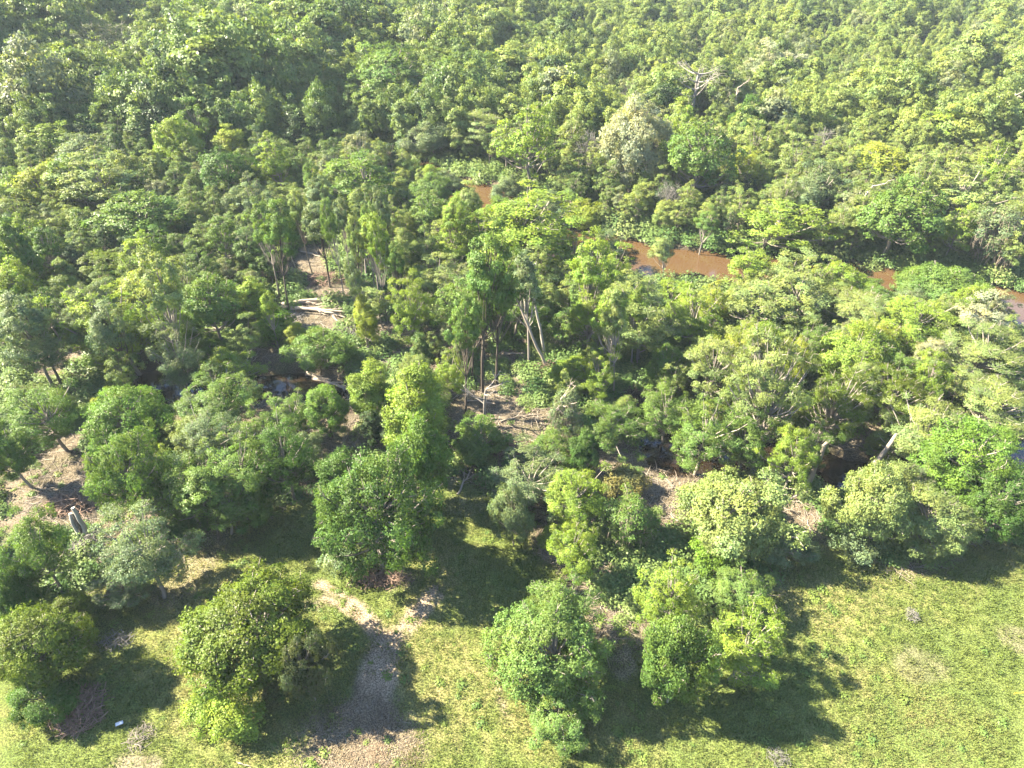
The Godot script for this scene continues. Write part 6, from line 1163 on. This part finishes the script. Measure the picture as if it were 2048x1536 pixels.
	stand("bushy_tree", "bushy", 48, "grey", 4.6, -95.4, 4.8, 3.7, "grey-green bushy tree on the far bank behind the river bend", "low bushy trees")
	stand("round_tree", "wood_round", 8, "mid", -69.6, -96.0, 7.1, 2.6, "mid green round tree behind the left frame edge", "round-crowned broadleaf trees")
	stand("open_tree", "wood_open", 42, "fresh", 67.2, -96.5, 10.5, 2.9, "bright yellow-green open-crowned tree near the right woods", "open-crowned broadleaf trees")
	stand("round_tree", "wood_round", 9, "mid", 26.6, -97.9, 12.6, 5.0, "dense round green oak on the far river bank", "round-crowned broadleaf trees")
	stand("round_tree", "wood_round", 10, "deep", -40.8, -98.5, 8.9, 3.8, "dark green round tree in the left middle woods", "round-crowned broadleaf trees")
	stand("round_tree", "wood_round", 11, "pale", -56.0, -99.5, 8.3, 3.1, "pale green round tree near the left frame edge", "round-crowned broadleaf trees")
	stand("bushy_tree", "bushy", 49, "mid", -11.6, -100.2, 4.6, 3.1, "green bank bush left of the upper water patch", "low bushy trees")
	stand("open_tree", "wood_open", 43, "fresh", -34.1, -101.2, 9.2, 2.7, "bright yellow-green open-crowned tree left of the river bend", "open-crowned broadleaf trees")
	stand("open_tree", "wood_open", 44, "pale", 41.2, -101.4, 9.9, 2.8, "pale green open-crowned tree right of the dense far-bank oak", "open-crowned broadleaf trees")
	stand("open_tree", "wood_open", 45, "yellow", 34.3, -101.5, 8.9, 2.5, "yellow-green narrow tree right of the dense round oak", "open-crowned broadleaf trees")
	stand("bushy_tree", "bushy", 50, "grey", -1.0, -101.9, 4.9, 2.7, "grey-green bank bush right of the upper water patch", "low bushy trees")
	stand("open_tree", "wood_open", 46, "fresh", 3.0, -103.3, 14.5, 5.0, "yellow-green tall tree on the far river bank", "open-crowned broadleaf trees")
	stand("bushy_tree", "bushy", 51, "fresh", -35.4, -104.4, 5.3, 2.9, "bright yellow-green low bushy tree left of the river bend", "low bushy trees")
	stand("bushy_tree", "bushy", 52, "white", 18.5, -105.2, 13.9, 5.5, "silvery white-topped large tree on the far bank", "low bushy trees")
	stand("bushy_tree", "bushy", 53, "grey", -43.5, -105.5, 5.7, 2.7, "grey-green low bushy tree near the left frame edge", "low bushy trees")
	stand("round_tree", "wood_round", 12, "yellow", 55.9, -105.5, 7.0, 5.2, "golden top of the large tree on the right far bank", "round-crowned broadleaf trees")
	stand("bushy_tree", "bushy", 54, "grey", -10.2, -107.6, 3.7, 2.5, "grey-green bush hiding the upper river beside the water patch", "low bushy trees")
	stand("bushy_tree", "bushy", 55, "fresh", -13.1, -108.0, 4.2, 2.7, "light green bush hiding the upper river left of the water patch", "low bushy trees")
	stand("open_tree", "wood_open", 47, "fresh", 27.5, -108.2, 12.4, 2.9, "bright yellow-green open-crowned tree left of the dense far-bank oak", "open-crowned broadleaf trees")
	stand("bushy_tree", "bushy", 56, "mid", -16.1, -108.5, 3.8, 2.3, "small bank bush at the upper left end of the river", "low bushy trees")
	stand("round_tree", "wood_round", 13, "grey", -66.5, -109.7, 7.1, 4.5, "grey-green round tree left of the middle", "round-crowned broadleaf trees")
	stand("round_tree", "wood_round", 14, "fresh", -50.9, -110.3, 10.3, 3.9, "bright light green rounded tree in the upper left woods", "round-crowned broadleaf trees")
	stand("round_tree", "wood_round", 15, "white", 30.9, -110.5, 8.3, 2.9, "whitish round tree behind the dense far-bank oak", "round-crowned broadleaf trees")
	stand("upright_tree", "wood_upright", 5, "yellow", -45.5, -113.6, 7.4, 3.2, "vivid yellow tree clump in the upper left woods", "upright broadleaf trees")
	stand("round_tree", "wood_round", 16, "fresh", -75.3, -115.2, 7.4, 4.9, "bright light tree near the left edge high in the view", "round-crowned broadleaf trees")
	stand("bushy_tree", "bushy", 57, "pale", -18.3, -115.2, 3.6, 2.2, "pale bush at the very upper left end of the river", "low bushy trees")
	stand("open_tree", "wood_open", 48, "mid", -50.1, -116.0, 10.9, 3.2, "mid green open-crowned tree right of the wide dark upper-left tree", "open-crowned broadleaf trees")
	stand("layered_tree", "layered", 13, "pale", -4.4, -118.8, 9.0, 4.8, "pale yellow tiered tree beyond the river", "tiered feathery trees")
	stand("open_tree", "wood_open", 49, "fresh", 74.0, -119.6, 8.5, 4.8, "light green tree in the upper right", "open-crowned broadleaf trees")
	stand("bushy_tree", "bushy", 58, "white", 68.4, -120.0, 3.1, 2.5, "white-flowering small crown behind the golden-topped tree", "low bushy trees")
	stand("bushy_tree", "bushy", 59, "grey", -13.6, -120.7, 6.7, 4.9, "grey-green drooping trees on the far river bank", "low bushy trees")
	stand("round_tree", "wood_round", 17, "deep", 40.0, -122.0, 10.1, 3.6, "dark green tree with shaded trunk in the upper right", "round-crowned broadleaf trees")
	stand("round_tree", "wood_round", 18, "mid", 53.2, -123.5, 7.0, 3.6, "green round tree above the bare grey tree", "round-crowned broadleaf trees")
	stand("round_tree", "wood_round", 19, "deep", -70.5, -124.1, 8.6, 6.3, "wide dark round-topped tree in the upper left woods", "round-crowned broadleaf trees")
	stand("bushy_tree", "bushy", 60, "white", 22.0, -126.8, 7.1, 5.6, "whitish upper crown of the silvery far-bank tree", "low bushy trees")
	stand("upright_tree", "wood_upright", 6, "fresh", -44.8, -127.7, 9.9, 2.8, "yellow-green upright tree left of the orange-tinted tree", "upright broadleaf trees")
	stand("upright_tree", "wood_upright", 7, "rust", -41.4, -130.9, 5.2, 1.7, "small orange-tinted tree in the upper woods", "upright broadleaf trees")
	stand("round_tree", "wood_round", 20, "grey", -36.7, -134.6, 6.3, 4.4, "pale grey-green round tree right of the orange-tinted tree", "round-crowned broadleaf trees")
	stand("round_tree", "wood_round", 21, "mid", -63.8, -135.1, 8.0, 5.1, "round green tree behind the wide dark tree", "round-crowned broadleaf trees")
	stand("bushy_tree", "bushy", 61, "deep", 67.2, -135.7, 8.8, 4.2, "dark blue-green bushy tree in the upper right woods", "low bushy trees")
	stand("pine_tree", "pine", 0, "olive", -59.5, -137.0, 10.2, 4.4, "dark olive flat-topped pine in the upper left", "olive pines")
	stand("open_tree", "wood_open", 50, "pale", 41.1, -138.0, 9.8, 4.4, "pale tree left of the whitish upper right tree", "open-crowned broadleaf trees")
	stand("round_tree", "wood_round", 22, "mid", -22.6, -138.7, 14.2, 7.4, "big round-topped green tree in the upper middle", "round-crowned broadleaf trees")
	stand("round_tree", "wood_round", 23, "mid", 59.1, -139.1, 6.8, 3.0, "green round tree left of the dark blue-green tree", "round-crowned broadleaf trees")
	stand("layered_tree", "layered", 14, "yellow", -13.5, -141.3, 7.2, 4.6, "vivid yellow flat-layered tree in the upper middle", "tiered feathery trees")
	stand("open_tree", "wood_open", 51, "fresh", -4.8, -149.5, 9.2, 4.0, "light green tree behind the tiered trees", "open-crowned broadleaf trees")
	stand("round_tree", "wood_round", 24, "mid", -41.8, -149.8, 15.1, 7.8, "big dense green tree left of the upper middle", "round-crowned broadleaf trees")
	stand("open_tree", "wood_open", 52, "white", 54.3, -154.7, 10.6, 6.0, "whitish broad tree with pale trunk in the upper right", "open-crowned broadleaf trees")
	stand("upright_tree", "wood_upright", 8, "deep", -10.3, -160.4, 11.8, 3.9, "dark green upright tree in the upper middle", "upright broadleaf trees")
	stand("open_tree", "wood_open", 53, "fresh", -61.8, -165.9, 13.8, 9.1, "pale yellow-green broad tree with showing limbs at the upper left", "open-crowned broadleaf trees")
	stand("pine_tree", "pine", 1, "olive", -87.7, -169.2, 12.6, 5.8, "dark olive pine at the top left with bare trunk", "olive pines")
	stand("round_tree", "wood_round", 25, "deep", -132.5, -219.8, 10.9, 8.1, "dark blue-green tree at the top left corner", "round-crowned broadleaf trees")
	# dead wood and small things
	log_at("longest bleached log across the back of the fallen log fan", -22.6, -70.9, 7.8, 0.15, 0.34, 4, "bleached logs of the fallen log fan", 1.0, 0.0)
	log_at("bleached log through the middle of the fallen log fan", -22.5, -69.4, 7.3, -0.12, 0.28, 3, "bleached logs of the fallen log fan", 1.0, 0.0)
	log_at("short bleached log at the left of the fallen log fan", -24.1, -70.9, 4.1, -0.06, 0.22, 2, "bleached logs of the fallen log fan", 1.0, 0.0)
	log_at("bleached log slanting to the lower right of the fallen log fan", -20.8, -68.7, 4.8, -0.42, 0.22, 2, "bleached logs of the fallen log fan", 1.0, 0.0)
	log_at("thin bleached limb at the upper right of the fallen log fan", -20.0, -71.4, 4.3, 0.32, 0.2, 3, "bleached logs of the fallen log fan", 1.0, 0.0)
	log_at("bent bleached limb pointing down from the fallen log fan", -19.1, -67.2, 5.0, -0.93, 0.13, 1, "bleached logs of the fallen log fan", 1.0, 0.0)
	log_at("slim bleached log crossing the left of the fallen log fan", -23.3, -70.9, 4.1, -0.39, 0.12, 1, "bleached logs of the fallen log fan", 1.0, 0.0)
	log_at("pale log lying at the back of the log clearing", -26.1, -83.5, 3.2, -0.45, 0.16, 1, "", 1.0, 0.0)
	log_at("upper bleached log of the second log pile", -19.5, -57.7, 2.9, -0.40, 0.26, 2, "bleached logs of the second log pile", 1.0, 0.0)
	log_at("longest bleached log of the second log pile", -18.0, -56.6, 4.8, -0.47, 0.28, 3, "bleached logs of the second log pile", 1.0, 0.0)
	log_at("lowest thin bleached log of the second log pile", -17.1, -55.8, 4.3, -0.45, 0.15, 2, "bleached logs of the second log pile", 1.0, 0.0)
	log_at("pale fallen trunk over the dark water beside the root hole", -20.8, -54.4, 3.5, 0.66, 0.17, 2, "", 1.0, 0.0)
	log_at("grey fallen limb below the broken arched dead tree", 2.1, -46.8, 4.0, -0.62, 0.14, 2, "", 0.8, 0.0)
	log_at("thin pale dead limb leaning on the shaded lawn edge", -3.9, -42.2, 3.3, 1.23, 0.1, 2, "", 1.0, 0.0)
	log_at("pale dead limb lying under the vine-clad mound", 5.5, -46.1, 2.7, -0.36, 0.14, 3, "", 1.0, 0.0)
	log_at("pale stick log beside the uprooted root mound", -34.2, -40.4, 1.0, 0.77, 0.13, 1, "", 1.0, 0.0)
	log_at("grey dead branches lying below the big deep green tree", -10.1, -32.7, 3.3, -0.07, 0.07, 3, "", 0.7, 0.0)
	log_at("thin pale branch on the pinkish sand strip", 13.8, -41.1, 2.6, 2.92, 0.07, 3, "", 1.0, 0.0)
	log_at("dark stick on the shaded sand strip", 11.3, -42.9, 1.5, -0.78, 0.1, 2, "", 0.6, 0.0)
	log_at("pale stick lying on the meadow at the bottom edge", -15.4, -19.4, 1.0, -0.33, 0.05, 0, "", 1.0, 0.0)
	log_at("leaning pale limb right of the uprooted root mound", -32.5, -40.1, 1.4, 1.36, 0.12, 1, "", 1.0, 0.0)
	log_at("grey dead limb lying behind the log clearing", -24.1, -77.4, 4.5, -0.44, 0.09, 2, "dead limbs scattered in the open tangle", 0.85, 0.0)
	log_at("grey dead limb lying at the back right of the log clearing", -21.0, -80.4, 5.1, -0.56, 0.11, 3, "dead limbs scattered in the open tangle", 0.85, 0.3)
	log_at("grey dead limb lying right of the fallen log fan", -15.9, -73.7, 4.3, 0.43, 0.13, 2, "dead limbs scattered in the open tangle", 0.85, 0.6)
	log_at("grey dead limb lying lower right of the fallen log fan", -15.6, -66.0, 4.5, -0.60, 0.09, 3, "dead limbs scattered in the open tangle", 0.85, 0.0)
	log_at("grey dead limb lying lower left of the fallen log fan", -23.8, -64.9, 3.6, -0.50, 0.11, 2, "dead limbs scattered in the open tangle", 0.85, 0.3)
	log_at("grey dead limb lying between the two log piles", -18.0, -61.4, 4.5, -0.21, 0.13, 3, "dead limbs scattered in the open tangle", 0.85, 0.6)
	log_at("grey dead limb lying right of the second log pile", -13.0, -60.7, 3.0, 0.48, 0.09, 2, "dead limbs scattered in the open tangle", 0.85, 0.0)
	log_at("grey dead limb lying deep in the thin pole trees", -15.6, -77.4, 4.4, -0.45, 0.11, 3, "dead limbs scattered in the open tangle", 0.85, 0.3)
	log_at("grey dead limb lying at the foot of the dark centre trunks", -3.0, -52.4, 3.1, -0.38, 0.13, 2, "dead limbs scattered in the open tangle", 0.85, 0.6)
	log_at("grey dead limb lying across the swamp floor in the centre", 0.8, -50.5, 3.9, 0.29, 0.09, 3, "dead limbs scattered in the open tangle", 0.85, 0.0)
	log_at("grey dead limb lying left on the swamp floor", -4.5, -48.9, 2.5, -0.35, 0.11, 2, "dead limbs scattered in the open tangle", 0.85, 0.3)
	log_at("grey dead limb lying behind the centre trunks", 0.6, -60.3, 2.8, -0.43, 0.13, 3, "dead limbs scattered in the open tangle", 0.85, 0.6)
	snag("dead_trunk", "bleached bare spreading dead tree in the upper right woods", 32.8, -134.1, 10, 0.42, Vector2(0.4, 0), 12, 4.6, "grey_wood", 9)
	snag("dead_trunk", "pale dead trunk leaning left in the centre", 3.5, -60.2, 10, 0.17, Vector2(-2.2, -1), 3, 1.5, "white_wood", 3)
	snag("dead_trunk", "dark dead trunk crossing the pale leaning one", 3.9, -58.1, 8, 0.18, Vector2(-3.5, -1), 2, 1.2, "bark", 3)
	snag("dead_trunk", "broken arched dead tree standing over the swamp", -2.6, -49.5, 4.2, 0.16, Vector2(0.3, 0), 5, 2.6, "grey_wood", 5)
	snag("dead_trunk", "white leaning dead trunk beside the golden-topped tree", 43.9, -88.2, 7, 0.26, Vector2(3.0, -1), 3, 1.5, "white_wood", 3)
	snag("dead_trunk", "white birch-like dead trunk left of the big deep green tree", -21.5, -42.7, 4.0, 0.16, Vector2(0.2, 0), 3, 0.8, "white_wood", 2)
	snag("dead_trunk", "pale dead trunk rising from the grey vine-clad mound", 5.1, -46.5, 5.5, 0.18, Vector2(-1.0, 0), 5, 1.6, "dead_wood", 6)
	snag("dead_trunk", "weathered thick trunk leaning right on the creek bank", 28.3, -42.4, 5.5, 0.3, Vector2(2.8, -1.0), 0, 1.4, "bark", 3)
	snag("dead_trunk", "brown bank trunk standing by the dark creek", 24.2, -41.4, 5.0, 0.26, Vector2(0.7, -0.5), 0, 1.2, "bark", 3)
	snag("dead_trunk", "grey stump with torn roots on the creek bank", 20.6, -42.1, 3.2, 0.4, Vector2(1.0, -0.3), 4, 1.0, "grey_wood", 6)
	snag("dead_trunk", "pale bare tree in the far right woods", 85.6, -127.6, 8, 0.2, Vector2(1.0, 0), 5, 1.8, "white_wood", 5)
	snag("dead_trunk", "grey mossy trunk at the right edge by the river", 59.7, -78.7, 9, 0.3, Vector2(1.5, -0.5), 4, 1.8, "grey_wood", 5)
	snag("dead_trunk", "bare pale trunk behind the whitish upper right tree", 55.2, -152.8, 8, 0.3, Vector2(0.2, 0), 4, 2.0, "white_wood", 4)
	snag("dead_trunk", "bare dark trunk left of the whitish upper right tree", 40.0, -133.3, 8, 0.3, Vector2(0.4, 0), 4, 2.0, "bark", 4)
	snag("dead_trunk", "thin bare pole tree at the upper left near the pines", -97.7, -200.9, 12, 0.22, Vector2(-0.8, 0), 3, 1.5, "bark", 4)
	brush_pile("brush_pile", "brown brush pile of dead branches in the shade at the lower left", -26.3, -22.5, 1.5, 1.5, 1.1, 320, "brown_brush", 0.03)
	brush_pile("twig_pile", "small pile of bleached twigs beside the white board", -21.9, -20.9, 0.75, 0.8, 0.35, 90, "dead_wood", 0.018)
	brush_pile("twig_pile", "dry grey twigs in the shade above the brown brush pile", -26.3, -27.3, 1.1, 0.6, 0.4, 80, "grey_wood", 0.02)
	brush_pile("root_mound", "uprooted mound of roots and brush above the split white trunk", -35.0, -39.5, 2.2, 1.2, 1.0, 240, "brown_brush", 0.045)
	brush_pile("brush_pile", "flat brush pile in the shade below the big deep green tree", -9.3, -32.4, 2.2, 0.6, 0.4, 200, "brown_brush", 0.03)
	brush_pile("brush_pile", "grey brush at the foot of the split white trunk", -32.0, -35.3, 1.3, 1.5, 0.8, 200, "grey_wood", 0.025)
	brush_pile("vine_heap", "dry hanging vines at the edge of the shaded lawn", 3.0, -34.8, 0.9, 1.0, 1.8, 220, "dead_wood", 0.02)
	brush_pile("brush_pile", "brown dead brush in the swamp before the arched dead tree", -0.6, -46.1, 3.0, 1.2, 0.7, 240, "brown_brush", 0.04)
	brush_pile("brush_pile", "brown brush under the pale leaning dead trunk", 3.1, -57.7, 2.2, 1.4, 1.0, 200, "brown_brush", 0.04)
	brush_pile("twig_pile", "small grey dead bush alone in the bright meadow", 27.3, -29.2, 0.5, 0.5, 0.6, 60, "grey_wood", 0.014)
	brush_pile("twig_pile", "grey twig clump at the bottom of the meadow shade", 15.4, -19.8, 0.6, 0.5, 0.4, 60, "grey_wood", 0.014)
	brush_pile("brush_pile", "black rootball of the fallen trunk over the dark water", -22.8, -53.6, 1.1, 0.8, 0.9, 140, "dark_bark", 0.05)
	brush_pile("brush_pile", "brown vine brush on the far river bank", 22.7, -97.9, 2.0, 1.5, 3.0, 200, "brown_brush", 0.05)
	brush_pile("brush_pile", "grey tangle of limbs at the right end of the fallen log fan", -17.3, -70.3, 2.2, 1.4, 0.9, 160, "grey_wood", 0.05)
	brush_pile("brush_pile", "brown tangle of brush behind the log clearing", -22.5, -76.8, 2.6, 1.4, 0.9, 160, "brown_brush", 0.05)
	brush_pile("brush_pile", "grey tangle of limbs above the second log pile", -15.2, -61.7, 2.4, 1.4, 0.8, 160, "grey_wood", 0.05)
	brush_pile("brush_pile", "grey scattered limbs below the right end of the fallen log fan", -17.5, -64.5, 2.6, 1.4, 0.6, 150, "grey_wood", 0.05)
	brush_pile("brush_pile", "grey limb heap at the lower end of the second log pile", -15.4, -54.4, 2.2, 1.2, 0.7, 150, "dead_wood", 0.05)
	brush_pile("brush_pile", "grey brush strewn left of the fallen log fan", -25.1, -67.6, 1.8, 1.2, 0.6, 120, "grey_wood", 0.04)
	brush_pile("brush_pile", "brown limb tangle deep behind the thin pole trees", -19.4, -82.1, 3.0, 1.6, 0.9, 160, "brown_brush", 0.05)
	brush_pile("brush_pile", "grey heap of limbs between the thin pole trees", -15.0, -73.2, 2.4, 1.6, 0.8, 150, "dead_wood", 0.04)
	split_trunk(-32.5, -36.0)
	stand("bare_tree", "bare", 70, "mid", 11.5, -108.6, 7.9, 2.3, "grey leafless twiggy tree on the far river bank", "bare grey trees", "grey_wood")
	stand("bare_tree", "bare", 71, "mid", 55.7, -122.7, 5.1, 3.0, "grey leafless tree in the upper right woods", "bare grey trees", "grey_wood")
	stand("bare_tree", "bare", 72, "mid", 58.8, -118.2, 5.2, 2.1, "small grey leafless tree right of the other leafless one", "bare grey trees", "grey_wood")
	stand("bare_tree", "bare", 73, "mid", 22.6, -144.8, 6.0, 2.9, "grey leafless crown behind the silvery far-bank tree", "bare grey trees", "grey_wood")
	stand("bare_tree", "bare", 74, "mid", 50.0, -115.3, 6.1, 2.4, "thin leafless tree left of the golden-topped tree", "bare grey trees", "grey_wood")
	stand("bare_tree", "bare", 75, "mid", 21.4, -93.4, 6.2, 1.7, "brown bare vine-hung tree left of the dense round oak", "bare grey trees", "grey_wood")
	white_board(-23.5, -21.7)
	yellow_stake(31.5, -23.6)
	cover()
	filler()
	far_forest()
